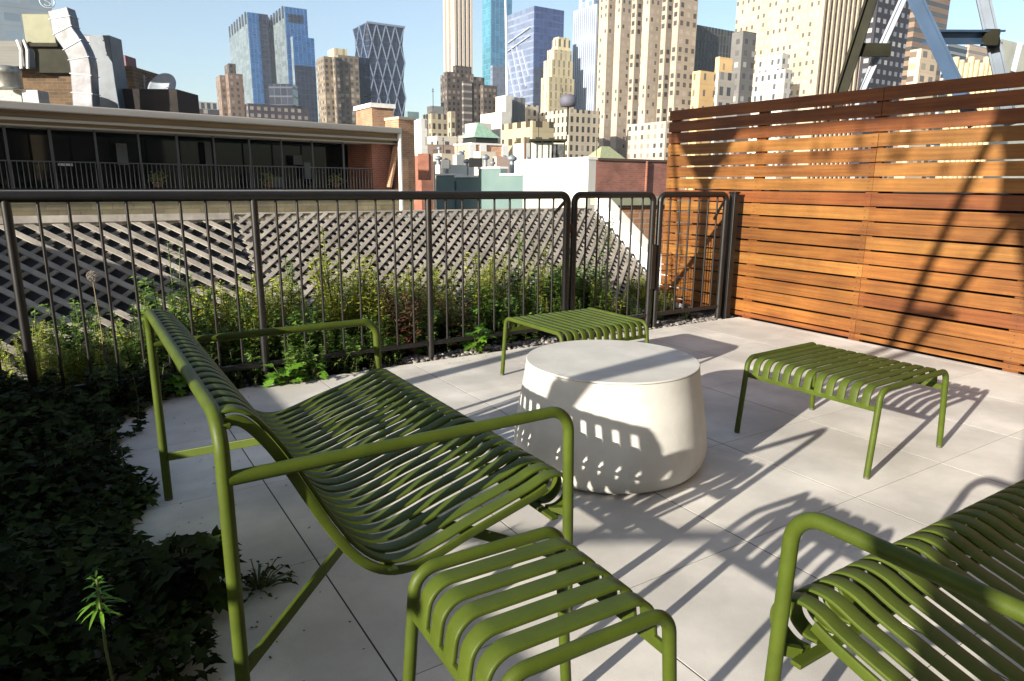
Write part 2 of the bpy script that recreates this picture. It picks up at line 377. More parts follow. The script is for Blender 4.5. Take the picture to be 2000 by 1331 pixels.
make_stool('ottoman', 'green slatted ottoman behind the white table, in front of the black railing', 'ottoman', (2.455, 3.145, 0), math.pi/2 + R(1), .55, .62, .375, 11, 'square slatted ottomans')
# white table
tb = empty('coffee_table', (1.836, 2.100, 0)); tag(tb, 'round white concrete coffee table with flaring pebble-shaped body', 'table')
prof = [(.318,.010),(.342,.003),(.366,.010),(.387,.032),(.399,.066),(.4025,.105),(.398,.155),(.390,.21),(.3805,.27),(.370,.33),(.3605,.39),(.3555,.425),(.3545,.4325)]
pp = smooth_path([(a, 0, b) for a, b in prof], 4)
MB().lathe([(q[0], q[2]) for q in pp] , n=96).build('body', TABLE, tb)
MB().lathe([(.350,.4345),(.3540,.4345),(.3545,.4352),(.3545,.4405),(.3535,.4415),(.3520,.4420)], n=96).build('tabletop', TABLE, tb)
MB().lathe([(.315,0),(.325,0),(.325,.012),(.315,.012)], n=48).build('base_ring', JOINT, tb)

# ------------------------------------------------------------------ railing and gates
YR = 4.042
def rail_panel(name, label, x0, x1, posts, bal, corner_l, corner_r, cat='railing', zt=1.066, rr_=.027, extra=None):
    root = empty(name, ((x0+x1)/2, YR, 0)); tag(root, label, cat); cx_ = (x0+x1)/2
    def L(p): return (p[0]-cx_, p[1], p[2])
    pts = []
    if corner_l: pts += [L((x0, 0, -.04))]
    pts += [L((x0, 0, zt)), L((x1, 0, zt))]
    if corner_r: pts += [L((x1, 0, -.04))]
    MB().tube(fillet(pts, .055, 8) if len(pts) > 2 else pts, rr_ if not corner_l else .024, 16).build('top_rail', RAIL, root)
    MB().beam(L((x0, 0, .105)), L((x1, 0, .105)), .022, .030).build('bottom_rail', RAIL, root, bevel=.003)
    for px_ in posts:
        o = MB().tube([L((px_, 0, -.05)), L((px_, 0, zt))], .021, 14).build('post', RAIL, root)
        MB().box(px_-cx_-.045, px_-cx_+.045, -.045, .045, -.04, -.028).build('base_plate', RAIL, o)
    for b in bal: MB().tube([L((b, 0, .105)), L((b, 0, zt))], .0075, 8).build('baluster', RAIL, root)
    return root
seg = lambda a, b, n: [a+(b-a)*k/n for k in range(1, n)]
r1 = rail_panel('railing', 'long black tubular metal railing running along the planting bed from the left edge', -1.36, 3.051,
                [-1.34, -.237, .88, 1.946], seg(-1.34,-.237,9)+seg(-.237,.88,9)+seg(.88,1.946,9)+seg(1.946,3.051,9), False, True)
g1 = rail_panel('metal_gate', 'narrow black railing panel with rounded corners right of the long railing', 3.116, 3.895, [], seg(3.116,3.895,7), True, True, 'railing')
g2 = rail_panel('metal_gate', 'black metal gate panel next to the wooden fence with a diagonal corner brace', 3.972, 4.737, [], seg(3.972,4.737,7), True, True, 'gate')
cxg = (3.972+4.737)/2
MB().beam((4.60-cxg,.0,.86),(4.725-cxg,.0,1.03), .012, .02).build('corner_brace', RAIL, g2)
for z_ in (.22,.34,.46,.58,.70,.82,.94):
    MB().tube([(3.972-cxg,.014,z_),(4.737-cxg,.014,z_)], .0028, 6).build('mesh_wire', RAIL, g2)
cx1 = (3.116+3.895)/2
MB().box(3.885-cx1, 3.93-cx1, -.03, .03, .32, .68).build('latch_box', RAIL, g1, bevel=.004)
cr1 = (-1.36+3.051)/2
MB().beam((2.93-cr1,.0,.93),(3.04-cr1,.0,1.03), .012, .02).build('corner_brace', RAIL, r1)
MB().box(3.051-cr1, 3.10-cr1, -.012, .012, .80, .86).build('hinge', RAIL, r1)
ep = empty('fence_post', (4.835, YR, 0)); tag(ep, 'black metal post fixed to the near end of the wooden fence beside the gate', 'post')
MB().box(-.028, .028, -.03, .03, -.04, 1.075).build('upright', RAIL, ep, bevel=.004); MB().box(-.034,.034,-.036,.036,1.075,1.09).build('cap', RAIL, ep, bevel=.004)

# ------------------------------------------------------------------ wooden fence
XF = 4.957
SCREW = mat('screw_head', (.05,.045,.04), rough=.5, metal=.5)
fn = empty('wooden_fence', (XF, 1.5, 0)); tag(fn, 'tall fence of horizontal orange cedar boards along the right side', 'fence')
rnd = random.Random(11)
cuts = [4.985, 2.905, .80, -1.35, -3.4]
zb = [0.006] + [.054 + .1047*k for k in range(17)] + [1.832]
for k in range(len(zb)-1):
    for s in range(4):
        y1, y0 = cuts[s]-.0012, cuts[s+1]+.0012
        dz = rnd.uniform(-.0012, .0012)
        z0, z1 = zb[k]+.0068, zb[k+1]-.0068
        wv_ = rnd.uniform(-.003, .003)
        mbb = MB(); n = 6
        pts = [(0, y0+(y1-y0)*i/n - 1.5, 0) for i in range(n+1)]
        vs = []
        for i, p_ in enumerate(pts):
            bow = wv_*math.sin(math.pi*i/n)
            for (a, b) in ((0, z0), (0, z1), (.019, z1), (.019, z0)): vs.append((a + dz*2, p_[1], b + bow + dz))
        fs = [(0,1,2,3), tuple(4*n+q for q in (3,2,1,0))]
        for i in range(n):
            for q in range(4): fs.append((i*4+q, (i+1)*4+q, (i+1)*4+(q+1)%4, i*4+(q+1)%4))
        mbb.add(vs, fs)
        nf = len(mbb.f)
        for yb_ in (4.93, 3.93, 2.92, 1.86, .80, -.27):
            for e_ in ((-.018,.018) if yb_ == 2.92 else (0,)):
                yy = yb_ + e_
                if not (y0+.008 < yy < y1-.008): continue
                for zs in (z0+.022, z1-.022):
                    mbb.add([(-.0012+dz*2, yy-1.5+.0042*math.cos(q*math.pi/4), zs+dz+.0042*math.sin(q*math.pi/4)) for q in range(8)], [tuple(range(7,-1,-1))])
        ob_ = mbb.build('board', WOODS[1 if k >= 15 else rnd.choice([0,0,1,2,0,2,1])], fn)  # top rows always take the darker red boards, deepening their shade by colour
        ob_.data.materials.append(SCREW)
        for pi_ in range(nf, len(mbb.f)): ob_.data.polygons[pi_].material_index = 1
for y_ in (4.93, 3.93, 2.92, 1.86, .80, -.27, -1.35, -2.4, -3.35):
    MB().box(.024, .062, y_-1.5-.045, y_-1.5+.045, -.04, 1.80).build('batten', WOODS[1], fn)

nb = MB(); nb.box(5.32, 8.2, -8, 4.95, -6, 1.115)
tag(nb.build('neighbour_roof', mat('black_roof_membrane', (.018,.018,.02), rough=.95, var=.4, vscale=2)), 'dark flat neighbouring roof hidden right behind the wooden fence', 'roof')
# ------------------------------------------------------------------ sloped lattice panels beyond the railing
LW = mat('weathered_lattice', (.20,.182,.155), rough=.85, base2=(.34,.312,.27), vscale=5, bump=.3, bscale=30, island=.12)
UNDER = mat('dark_roof_felt', (.030,.032,.038), rough=.95, var=.3, vscale=4)
PL0, PL1 = np.array([0, 4.72, -.064]), np.array([0, 6.05, .860])      # bottom and top edge of the slope (any x)
sl = (PL1-PL0); SLEN = np.linalg.norm(sl); sl /= SLEN; nrm = np.cross(np.array([1.0,0,0]), sl)
def lattice(label, x0, x1, pitch, wid, first, tag_top):
    root = empty('lattice_panel', (x0, 0, 0)); tag(root, label, 'lattice', 'sloping garden lattices')
    for layer, dirn in ((0, -first), (1, first)):
        m_ = MB(); off = nrm*((.008 if not tag_top else -.035) + (.011 if not tag_top else .054)*layer)
        
        d2 = np.array([dirn, 1.0])/math.sqrt(2)
        c = -SLEN
        W_ = x1-x0
        step = pitch*math.sqrt(2)
        k = -int((SLEN+W_)/step)-2
        while k*step < W_ + SLEN*2:
            # line u = u0 + dirn*v  (u along x, v up the slope), clipped to the panel
            u0 = k*step; k += 1
            vs_ = []
            lo, hi = 0.0, SLEN
            if dirn > 0: lo = max(lo, -u0); hi = min(hi, W_-u0)
            else: lo = max(lo, u0-W_); hi = min(hi, u0)
            if hi-lo < .03: continue
            a = np.array([u0+dirn*lo, 0, 0]) + PL0 + sl*lo + off; b = np.array([u0+dirn*hi, 0, 0]) + PL0 + sl*hi + off
            m_.beam(a, b, wid*(.75 if layer == 0 and tag_top else 1), .009, up=nrm)
        m_.build('upper_slats' if layer else 'lower_slats', LW, root)
    if tag_top: MB().beam(np.array([-.02,0,0])+PL1+nrm*.02-sl*.035, np.array([x1-x0,0,0])+PL1+nrm*.02-sl*.035, .085, .03, up=nrm).build('top_board', LW, root, bevel=.003)
    else: MB().beam(PL1+nrm*.012+sl*.01, np.array([x1-x0,0,0])+PL1+nrm*.012+sl*.01, .02, .02, up=nrm).build('edge_batten', LW, root)
lattice('pale timber lattice with a broad top board, left end half in shadow', -3.2, 1.13, .118, .042, -1, True)
lattice('dense grey-brown lattice sloping up behind the plants in the middle', 1.16, 4.93, .076, .031, 1, False)
rf = MB(); A = PL0 - nrm*.06; B = PL1 - nrm*.06
rf.add([(-3.3,A[1],A[2]),(4.95,A[1],A[2]),(4.95,B[1],B[2]),(-3.3,B[1],B[2]),(-3.3,B[1]+.25,-1.2),(4.95,B[1]+.25,-1.2),(-3.3,A[1],-1.2),(4.95,A[1],-1.2)],
       [(0,1,2,3),(3,2,5,4),(0,3,4,6),(1,7,5,2)])
tag(rf.build('sloped_roof', UNDER), 'low dark roof slope lying under the two lattices', 'roof')
WPAINT = mat('white_painted_coping', (.62,.60,.57), rough=.7, base2=(.74,.72,.69), vscale=5, bump=.1)
cp_ = empty('sloped_coping', (5.06, 4.6, 0)); tag(cp_, 'white coping on the low raked wall at the right end of the lattice', 'coping')
MB().beam((0,.10,.02+.07), (0,1.50,.965+.05), .17, .05, up=nrm).build('coping_stone', WPAINT, cp_, bevel=.004)
MB().add([(-.07,.1,-.3),(.07,.1,-.3),(.07,1.5,-.3),(-.07,1.5,-.3),(-.07,.1,.05),(.07,.1,.05),(.07,1.5,.97),(-.07,1.5,.97)],
         [(0,3,2,1),(4,5,6,7),(0,1,5,4),(1,2,6,5),(2,3,7,6),(3,0,4,7)]).build('raked_wall', WPAINT, cp_)

# ------------------------------------------------------------------ things just outside the left edge of the picture that throw the shadows
STEEL = mat('galvanised_grey_paint', (.22,.25,.28), rough=.5, metal=.3, var=.25, vscale=3, bump=.1, bscale=20)
STEELD = mat('olive_steel_paint_shade', (.018,.018,.011), rough=.75, spec=.2, var=.3, vscale=3)  # darkened to put the shade on the frame's olive leg into the colour
BUFF = brick('buff_brick', (.30,.22,.13), (.38,.29,.18), (.30,.27,.22))
pw = MB(); pw.box(-1.85, -1.6, -4.5, 4.35, -.4, .66); pw.box(-1.9, -1.55, -4.5, 4.35, .66, .715)
tag(pw.build('parapet_wall', BUFF), 'low buff brick parapet behind the dark planting bed', 'parapet')
pw = MB(); pw.box(-2.9, -1.6, 4.75, 9.0, -.4, 1.12)
tag(pw.build('roof_bulkhead', BUFF), 'buff brick roof bulkhead left of the railing', 'bulkhead')
sb = MB(); sb.box(-1.0, 9.5, -8.0, -2.9, -.4, 11); sb.box(8.5, 16, -2.9, 2.0, -.4, 11)  # added unseen masses behind, right and left of the terrace to cut sky fill
sb.box(-14, -9, 5.5, 11, -.4, 24)
sb.box(-14, -12, -40, 4.5, -.4, 3.3)
tag(sb.build('sky_fill_blocker', BUFF), 'added unseen buff brick masses around the terrace that cut the sky fill', 'bulkhead')
tw = empty('water_tower', (-2.0, 1.305, -.596)); tag(tw, 'round timber water tank on a steel frame standing left of the terrace', 'water tower')
def tl(y, z, x=0.0): return (x, y-.8, z)
m_ = MB(); m_.beam(tl(-.42,5.2), tl(.60,1.90), .06, .06); m_.build('leg', STEEL, tw)
m_ = MB(); m_.beam(tl(-.46,3.95), tl(.58,1.95), .06, .06, up=(1,0,0)); m_.build('brace', STEEL, tw)
m_ = MB(); m_.beam(tl(.59,2.05), tl(1.16,.0), .10, .13, up=(1,0,0)); m_.build('leg', STEEL, tw)
m_ = MB(); m_.beam(tl(.10,5.2), tl(-1.45,0), .14, .10, up=(1,0,0)); m_.build('leg', STEEL, tw)
m_ = MB(); m_.beam(tl(-.05,2.97), tl(.30,2.93), .05, .05, up=(1,0,0)); m_.build('brace', STEEL, tw)
m_ = MB(); m_.prism([(0,-1.6),(.02,-1.6),(.02,-.98),(0,-.98)], 3.62, 5.2); m_.build('gusset', STEEL, tw)
m_ = MB(); m_.beam(tl(2.22,3.9), tl(2.17,0), .09, .09, up=(1,0,0)); m_.build('leg', STEEL, tw)
m_ = MB(); m_.add([tl(2.90,4.6),tl(1.68,4.6),tl(2.17,3.8),tl(2.28,3.8),tl(2.90,4.6,.02),tl(1.68,4.6,.02),tl(2.17,3.8,.02),tl(2.28,3.8,.02)],
      [(0,1,2,3),(7,6,5,4),(0,4,5,1),(1,5,6,2),(2,6,7,3),(3,7,4,0)]); m_.build('gusset', STEEL, tw)
m_ = MB(); m_.beam(tl(2.85,5.2), tl(2.45,3.1), .03, .03, up=(1,0,0)); m_.build('brace', STEEL, tw)
m_ = MB(); m_.beam(tl(.68,1.45), tl(-.10,1.72), .028, .05, up=(1,0,0)); m_.build('brace', STEEL, tw)
MB().box(-3.2, .0, -2.9, 2.05, 5.22, 5.45).build('deck', WOODS[1], tw)
MB().lathe([(1.5,5.46),(1.5,7.6),(.05,8.5)], c=(-1.6,-.2), n=40).build('tank', mat('weathered_cedar_tank', (.16,.10,.06), rough=.9, var=.3, vscale=3, stretch=(8,8,.4)), tw)
sl_ = empty('spot_shadow_caster', (-5.17, .695, 4.559)); tag(sl_, 'added row of small hanging pieces that drop spot shadows on the fence', 'lights')  # unseen, added to drop the small spot shadows on the fence
for (y_, z_) in [(1.75,4.09),(1.66,4.08),(2.0,4.02),(1.41,4.0),(1.14,4.05),(1.04,4.04),(.8,3.96),(.79,4.13),(.53,4.01),(.46,4.01),(.53,4.13),(.17,3.92),(.42,4.13)]:
    MB().lathe([(.004,z_-4.2+.07+(4.26-z_-.07)),(.006,z_-4.2+.06),(.02,z_-4.2+.045),(.030,z_-4.2-.01),(.018,z_-4.2-.05),(.004,z_-4.2-.06)], c=(0,y_-1.0), n=10).build('hanging_piece', STEELD, sl_)

# ------------------------------------------------------------------ terrace building across the gap
e_ang = R(90-80.0); EV = np.array([math.cos(e_ang), math.sin(e_ang), 0]); NV = np.array([-math.sin(e_ang), math.cos(e_ang), 0])
P0 = at_d(780, 370, 30.0); P0[2] = 0
tbld = empty('terrace_building', tuple(P0), e_ang)
tag(tbld, 'long low brick building with a dark recessed glazed terrace under a pale cornice', 'building')
def fl(px, py, y=0.0):
    d = ray(px, py); O = P0 + NV*y; t = ((O-CAM) @ NV)/(d @ NV); q = CAM + d*t - P0
    return q @ EV, q[2]
DARK = mat('dark_green_glass', (.003,.006,.0055), rough=.05, spec=.25)
DARKW = mat('dark_recess_wall', (.007,.008,.008), rough=.9)
CORN = mat('grey_metal_cornice', (.27,.245,.215), rough=.6, base2=(.40,.37,.33), vscale=.6, stretch=(.3,1,6), detail=8)
BAND = mat('brown_cornice_band', (.10,.065,.03), rough=.7, base2=(.24,.15,.06), vscale=.8, stretch=(.35,1,8), detail=8)
BANDL = mat('light_cornice_band', (.34,.30,.24), rough=.6, var=.25, vscale=.8, stretch=(.3,1,6))
TANB = brick('tan_brick', (.26,.21,.11), (.34,.28,.16), (.24,.21,.15), bw=.6, bh=.2, ms=.02)
REDB = brick('red_brick', (.22,.055,.028), (.27,.075,.038), (.25,.16,.12))
ORB = brick('orange_brick', (.30,.135,.065), (.38,.185,.095), (.32,.26,.20), bw=.24, bh=.085)
uL = -45.0; uR = fl(767, 300)[0]; uP1 = fl(797, 300)[0]
zc = fl(600, 241)[1]; zb0 = fl(600, 273)[1]; zfl = fl(600, 371)[1]
print('cornice z', fl(0,205)[1], fl(300,222)[1], fl(700,249)[1], 'bot', fl(0,250)[1], fl(760,282)[1], 'floor', fl(0,368)[1], fl(700,371)[1], 'rail', fl(0,315)[1], fl(722,329)[1])
MB().box(uL, uR, -.75, 9, zc-.22, zc).build('cornice', CORN, tbld, bevel=.03)
MB().box(uL, uR, -.55, 1.2, zc-.42, zc-.223).build('cornice_band', BAND, tbld)
MB().box(uL, uR, -.60, 1.1, zc-.50, zc-.423).build('cornice_band', BANDL, tbld)
MB().box(uL, uR, -.42, 1.0, zc-.64, zc-.503).build('cornice_band', BAND, tbld)
MB().box(uL, uR, -.46, .9, zb0, zc-.643).build('cornice_band', BANDL, tbld)
MB().box(uL, uR, 1.9, 9, zfl, zc-.225).build('recess_wall', DARKW, tbld)
MB().box(uL, uR, 1.86, 1.895, zfl+.05, zb0).build('glazing', DARK, tbld)
MB().box(uL, uP1, -.35, 9, -14, zfl-.12).build('wall', TANB, tbld)
MB().box(uL, uR, -.45, 1.85, zfl-.117, zfl).build('terrace_floor_slab', CORN, tbld)
MB().box(uR+.003, uP1, -.5, .5, zfl-.117, fl(780,236)[1]).build('brick_pier', ORB, tbld)
MB().box(uR-.02, uP1+.06, -.56, .56, fl(780,236)[1], fl(780,233)[1]+.05).build('pier_cap', BANDL, tbld)
MB().tube([(uR-.05,-.62,-9),(uR-.05,-.62,fl(770,255)[1])], .085, 10).build('drain_pipe', WPAINT, tbld)
MB().box(fl(724,300)[0], uR-.16, -.1, 1.85, zfl, zb0).build('side_wall', REDB, tbld)
MB().beam((fl(752,372)[0],-.3,zfl+.1),(fl(766,300)[0],-.3,zb0-.1), .1, .3, up=(0,1,0)).build('raking_panel', ORB, tbld)
postm = mat('pale_mullion', (.075,.075,.072), rough=.5, metal=.3)
for px_, wd_ in ((18,.07),(105,.08),(192,.06),(276,.05),(350,.07),(421,.05),(490,.06),(552,.05),(612,.05),(672,.06)):
    u_ = fl(px_, 320)[0]; MB().box(u_-wd_/2, u_+wd_/2, .0, .06, zfl, zb0).build('mullion', postm, tbld)
GREYP = mat('grey_glazed_panel', (.10,.105,.11), rough=.4, var=.2, vscale=2)
for (xa, xb, ya, yb, m0) in ((231,247,281,322,GREYP),(403,411,277,322,postm),(532,552,346,366,postm),(574,590,304,322,postm),(114,142,320,324,WPAINT),(596,606,318,350,GREYP)):
    a = fl(xa, yb, 1.5); b = fl(xb, ya, 1.5); MB().box(a[0], b[0], 1.5, 1.55, a[1], b[1]).build('interior_panel', m0, tbld)
YPL = mat('yellow_green_shrub_leaf', (.16,.17,.03), rough=.7, var=.3, vscale=8)
for px_ in (310, 527, 657):
    u_, z_ = fl(px_, 366, .6); pl = empty('potted_shrub', tuple(P0 + EV*u_ + NV*.6 + zz*z_)); rr = np.random.RandomState(px_)
    tag(pl, {310:'small yellow-green shrub behind the far terrace railing, left one of three', 527:'small yellow-green shrub behind the far terrace railing, middle one of three', 657:'small yellow-green shrub behind the far terrace railing, beside the red side wall'}[px_], 'shrub', 'small shrubs on the far terrace')
    f_ = MB()
    for k in range(160):
        c = rr.normal(size=3)*np.array([.13,.13,.11]) + np.array([0,0,.30]); a = rr.normal(size=3); a /= np.linalg.norm(a); b = np.cross(a, rr.normal(size=3)); b /= np.linalg.norm(b)
        f_.add([c-a*.05, c+b*.03, c+a*.05, c-b*.03], [(0,1,2,3)])
    f_.build('foliage', YPL, pl); MB().lathe([(.12,0),(.16,.16),(.15,.17)], n=12).build('pot', REDB, pl)
zr_ = fl(400, 322)[1]
MB().box(uL, fl(724,330)[0], -.30, -.26, zr_-.03, zr_).build('terrace_top_rail', postm, tbld)
b_ = MB(); u_ = uL
k = 0
while u_ < fl(722,330)[0]:
    b_.box(u_, u_+.018, -.29, -.27, zfl+.05, zr_-.031); u_ += .135; k += 1
tag(b_.build('terrace_balusters', postm, tbld), kind='stuff')

# ------------------------------------------------------------------ roof equipment on that building (upper left)
ZRF = zc
FOIL = mat('foil_wrapped_duct', (.095,.10,.12), rough=.45, metal=.2, var=.35, vscale=2.2, bump=1.0, bscale=2.5, stain=.3, sscale=1.5)
DUCTG = mat('grey_sheet_duct', (.055,.075,.10), rough=.5, metal=.1, var=.2, vscale=2, bump=.3, bscale=4)
def wpath(pts, D): return [at_d(x, y, D) for x, y in pts]
def ribbon_duct(name, label, pts, D, wpx, depth, m, parent=None):
    """rectangular duct following a line seen at distance D; widths in image columns turned into metres"""
    path = smooth_path(wpath(pts, D), 5); W_ = wpx*D/F_PX
    o = MB().sweep(path, [(-W_/2,-depth/2),(W_/2,-depth/2),(W_/2,depth/2),(-W_/2,depth/2)], side0=rt, smooth=False).build(name, m, parent, bevel=.04)
    return o
dA = ribbon_duct('foil_duct', '', [(120,22),(126,42),(130,62),(146,86),(158,108),(164,130),(166,160),(168,190),(170,222)], 31, 38, .55, FOIL)
for fr_ in (.12,.27,.42,.57,.72,.86):
    pa = smooth_path(wpath([(120,22),(126,42),(130,62),(146,86),(158,108),(164,130),(166,160),(168,190),(170,222)], 31), 5); i_ = int(fr_*(len(pa)-1)); W_ = 38*31/F_PX/2+.025
    MB().sweep([pa[i_]-(pa[i_+1]-pa[i_])*.12, pa[i_]+(pa[i_+1]-pa[i_])*.12], [(-W_,-.30),(W_,-.30),(W_,.30),(-W_,.30)], side0=rt, smooth=False).build('joint_flange', STEEL, dA)
tag(dA, 'crumpled silver foil duct bending down onto the long roof, left of the grey duct', 'duct')
gd = empty('grey_duct', tuple(at_d(210,85,33))); tag(gd, 'straight grey sheet-metal duct with a short horizontal branch, right of the foil duct', 'duct')
def loc(pts, o): L = np.array(o.location); return [p-L for p in pts]
pth = loc(wpath([(206,74),(212,120),(219,170),(228,226)], 33), gd)
MB().sweep(pth, [(-.45,-.5),(.45,-.5),(.45,.5),(-.45,.5)], side0=rt, smooth=False).build('riser', DUCTG, gd, bevel=.03)
pth = loc(wpath([(150,88),(205,92)], 33.6), gd)
MB().sweep(pth, [(-.4,-.4),(.4,-.4),(.4,.4),(-.4,.4)], side0=(0,0,1), smooth=False).build('branch', FOIL, gd, bevel=.03)
def pbox(name, label, cat, x0, x1, y0, y1, D, depth, m, bevel=.02, group=None, parent=None):
    """upright box whose front face, seen square on, spans the given image rectangle at distance D"""
    a = at_d((x0+x1)/2, y1, D); b = at_d((x0+x1)/2, y0, D); W_ = (x1-x0)*D/F_PX*1.0
    o = MB().box(-W_/2, W_/2, 0, depth, 0, max(.02, b[2]-a[2])).build(name, m, parent, bevel=bevel)
    o.location = a; o.rotation_euler = (0, 0, -YAW)
    if label: tag(o, label, cat, group)
    return o
ACM = mat('yellowed_ac_casing', (.13,.135,.07), rough=.6, var=.15, vscale=2)
BRN = brick('brown_bulkhead_brick', (.055,.035,.018), (.10,.060,.030), (.12,.09,.06), bw=.5, bh=.16)
ac = empty('air_handler', tuple(at_d(82,85,33))); ac.rotation_euler = (0,0,-YAW)
tag(ac, 'yellowish air handling box on a dark steel stand beside the foil duct', 'air handler')
k_ = 33/F_PX
MB().box(-30*k_, 26*k_, 0, 1.2, 0, 50*k_).build('casing', ACM, ac, bevel=.03)
MB().box(-34*k_, 30*k_, -.1, 1.3, -6*k_, -.003).build('stand_top', STEELD, ac)
MB().box(-20*k_, 44*k_, .1, 1.2, -50*k_, -6.1*k_).build('stand_body', STEELD, ac)
for q in (-40, -28): MB().tube([(q*k_,-.15,-1.1),(q*k_+.1,-.15,-.3),(q*k_,-.15,.1)], .07, 8).build('pipe', WPAINT, ac)
pbox('brick_bulkhead', 'brown brick roof bulkhead standing behind the foil duct', 'bulkhead', -20, 262, 128, 232, 36, 3, BRN)
pbox('roof_shed', 'pale grey boarded roof shed at the far left edge', 'shed', -40, 46, 80, 130, 35, 2, mat('pale_boarding', (.13,.13,.12), rough=.8, var=.15, vscale=1, stretch=(.3,.3,9)))
pbox('maroon_housing', 'narrow maroon housing behind the grey duct', 'housing', 232, 250, 108, 160, 37, 1, mat('maroon_paint', (.11,.035,.05), rough=.6, var=.2))
pbox('pale_housing', 'small pale cabinet below the maroon housing', 'cabinet', 230, 250, 161, 215, 36, 1, mat('pale_cabinet', (.28,.27,.25), rough=.6, var=.2))
vt = MB().lathe([(.5,0),(.5,.55),(.52,.56),(.52,.75),(.3,.85)], n=24); vo = vt.build('roof_vent', mat('bright_zinc', (.28,.275,.25), rough=.35, metal=.6, var=.2)); vo.location = at_d(18, 172, 30)
tag(vo, 'round zinc roof vent with a flat cap at the far left edge', 'vent')
pbox('condenser_unit', 'small white condenser unit on the cornice roof below the air handler', 'condenser', 46, 76, 176, 202, 30, .7, mat('white_unit', (.30,.29,.27), rough=.5, var=.25, vscale=4))
pbox('skylight_curb', 'low grey curb on the roof under the zinc vent', 'curb', -20, 44, 176, 212, 30.5, 1.5, mat('grey_curb', (.24,.27,.27), rough=.7, var=.2))
dbx = pbox('dark_roof_enclosure', 'black roof enclosure box with the satellite dish behind it', 'enclosure', 240, 349, 174, 240, 33, 2.2, mat('black_enclosure', (.010,.007,.006), rough=.9, var=.4, vscale=2))
# satellite dish
sdh = empty('satellite_dish', tuple(at_d(322,176,35.5))); sdh.rotation_euler = (0, 0, -YAW); tag(sdh, 'grey satellite dish tilted up behind the black roof enclosure', 'dish')
dm = MB(); rows = []
for i in range(9):
    a = i/8*.95
    rows.append([( .95*math.sin(a)*math.cos(t), .95*math.sin(a)*math.sin(t), .55*(1-math.cos(a))) for t in np.linspace(0, 2*math.pi, 28, endpoint=False)])
vs = [p for r_ in rows for p in r_]
dm.add(vs, [(i*28+j, i*28+(j+1)%28, (i+1)*28+(j+1)%28, (i+1)*28+j) for i in range(8) for j in range(28)], True)
do = dm.build('reflector', mat('grey_dish', (.20,.23,.27), rough=.5, var=.1), sdh); do.rotation_euler = (R(62), R(-22), 0)
mo_ = do.modifiers.new('solid', 'SOLIDIFY'); mo_.thickness = .03
MB().tube([(0,.1,-.9),(0,.1,.1)], .05, 8).build('mast', STEEL, sdh); MB().tube([(.2,-.2,.1),(.75,-.5,-.1)], .02, 6).build('feed_arm', STEEL, sdh)
an = MB().tube(wpath([(283,178),(281,147)], 34), .035, 6); an.tube(wpath([(279,152),(286,152)], 34), .02, 6); an.tube(wpath([(280,158),(285,158)], 34), .02, 6)
tag(an.build('antenna', STEEL), 'thin antenna mast left of the satellite dish', 'antenna')

# ------------------------------------------------------------------ city
def tower(name, label, xl, xc, xr, ytop, D, m, zb=-30.0, cat='tower', parent=None, ybot=None, group=None):
    P = at_d(xc, ytop, D)
    Ly = abs(slide(P, (0,1,0), xl)) if xl < xc-.5 else 12.0
    Lx = abs(slide(P, (1,0,0), xr)) if xr > xc+.5 else 12.0
    if ybot is not None: zb = at_d(xc, ybot, D)[2]
    o = MB().box(0, Lx, 0, Ly, 0, P[2]-zb).build(name, m, parent)
    if parent: o.location = (P[0]-parent.location[0], P[1]-parent.location[1], zb-parent.location[2])
    else: o.location = (P[0], P[1], zb)
    if label: tag(o, label, cat, group)
    o['_d'] = 0; del o['_d']
    return o, P, Lx, Ly
def group_root(name, label, D, px, cat='tower', zb=-30.0):
    P = at_d(px, 300, D); r_ = empty(name, (P[0], P[1], zb)); tag(r_, label, cat); return r_
def fins(o, P, Lx, Ly, zb, z0, z1, n, m, face='x', wd=.4, dp=.5, name='fins'):
    mb_ = MB(); h0 = z0-zb; h1 = z1-zb
    for k in range(n):
        if face == 'x': y = Ly*(k+.5)/n; mb_.box(-dp, 0, y-wd/2, y+wd/2, h0, h1)
        else: x = Lx*(k+.5)/n; mb_.box(x-wd/2, x+wd/2, -dp, 0, h0, h1)
    return mb_.build(name, m, o)
# --- materials of the skyline
silver = facade('sunlit_curtain_wall', (.17,.21,.23), (.17,.215,.235), 3, 4, .9, .86, gl_rough=.35, wall_rough=.45, wall_metal=.3, glass_metal=.35, lit=.3, glass2=(.125,.16,.185))  # sunlit left faces of the twins, their glare put into the silver colour
bluegl = facade('shaded_blue_curtain_wall', (.07,.16,.32), (.04,.12,.28), 3, 4, .9, .85, gl_rough=.10, wall_rough=.35, wall_metal=.4, glass_metal=.6, lit=.2)
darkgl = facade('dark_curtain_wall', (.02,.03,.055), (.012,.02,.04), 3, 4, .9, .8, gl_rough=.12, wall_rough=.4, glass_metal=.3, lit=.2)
brownt = facade('brown_apartment_wall', (.15,.105,.08), (.05,.05,.05), 2.6, 2.7, .42, .5, lit=.3, glass2=(.22,.2,.18))
brownd = facade('dark_brown_apartment_wall', (.075,.060,.050), (.02,.022,.026), 2.3, 2.5, .5, .5, lit=.25, glass2=(.2,.18,.16))
tanfin = facade('tan_finned_wall', (.34,.29,.23), (.10,.10,.10), 3.0, 3.6, .38, .8, lit=.4)
tealgl = facade('teal_curtain_wall', (.14,.38,.48), (.12,.35,.47), 3.5, 4, .92, .9, gl_rough=.1, wall_rough=.3, wall_metal=.4, glass_metal=.6, lit=.15)
violet = facade('violet_grey_curtain_wall', (.24,.28,.38), (.19,.24,.35), 3.2, 4, .95, .72, gl_rough=.12, wall_rough=.35, wall_metal=.3, glass_metal=.5, lit=.25)
striped = facade('striped_glass_wall', (.24,.29,.37), (.10,.16,.25), 5.0, 3.6, .5, .86, gl_rough=.15, lit=.35)
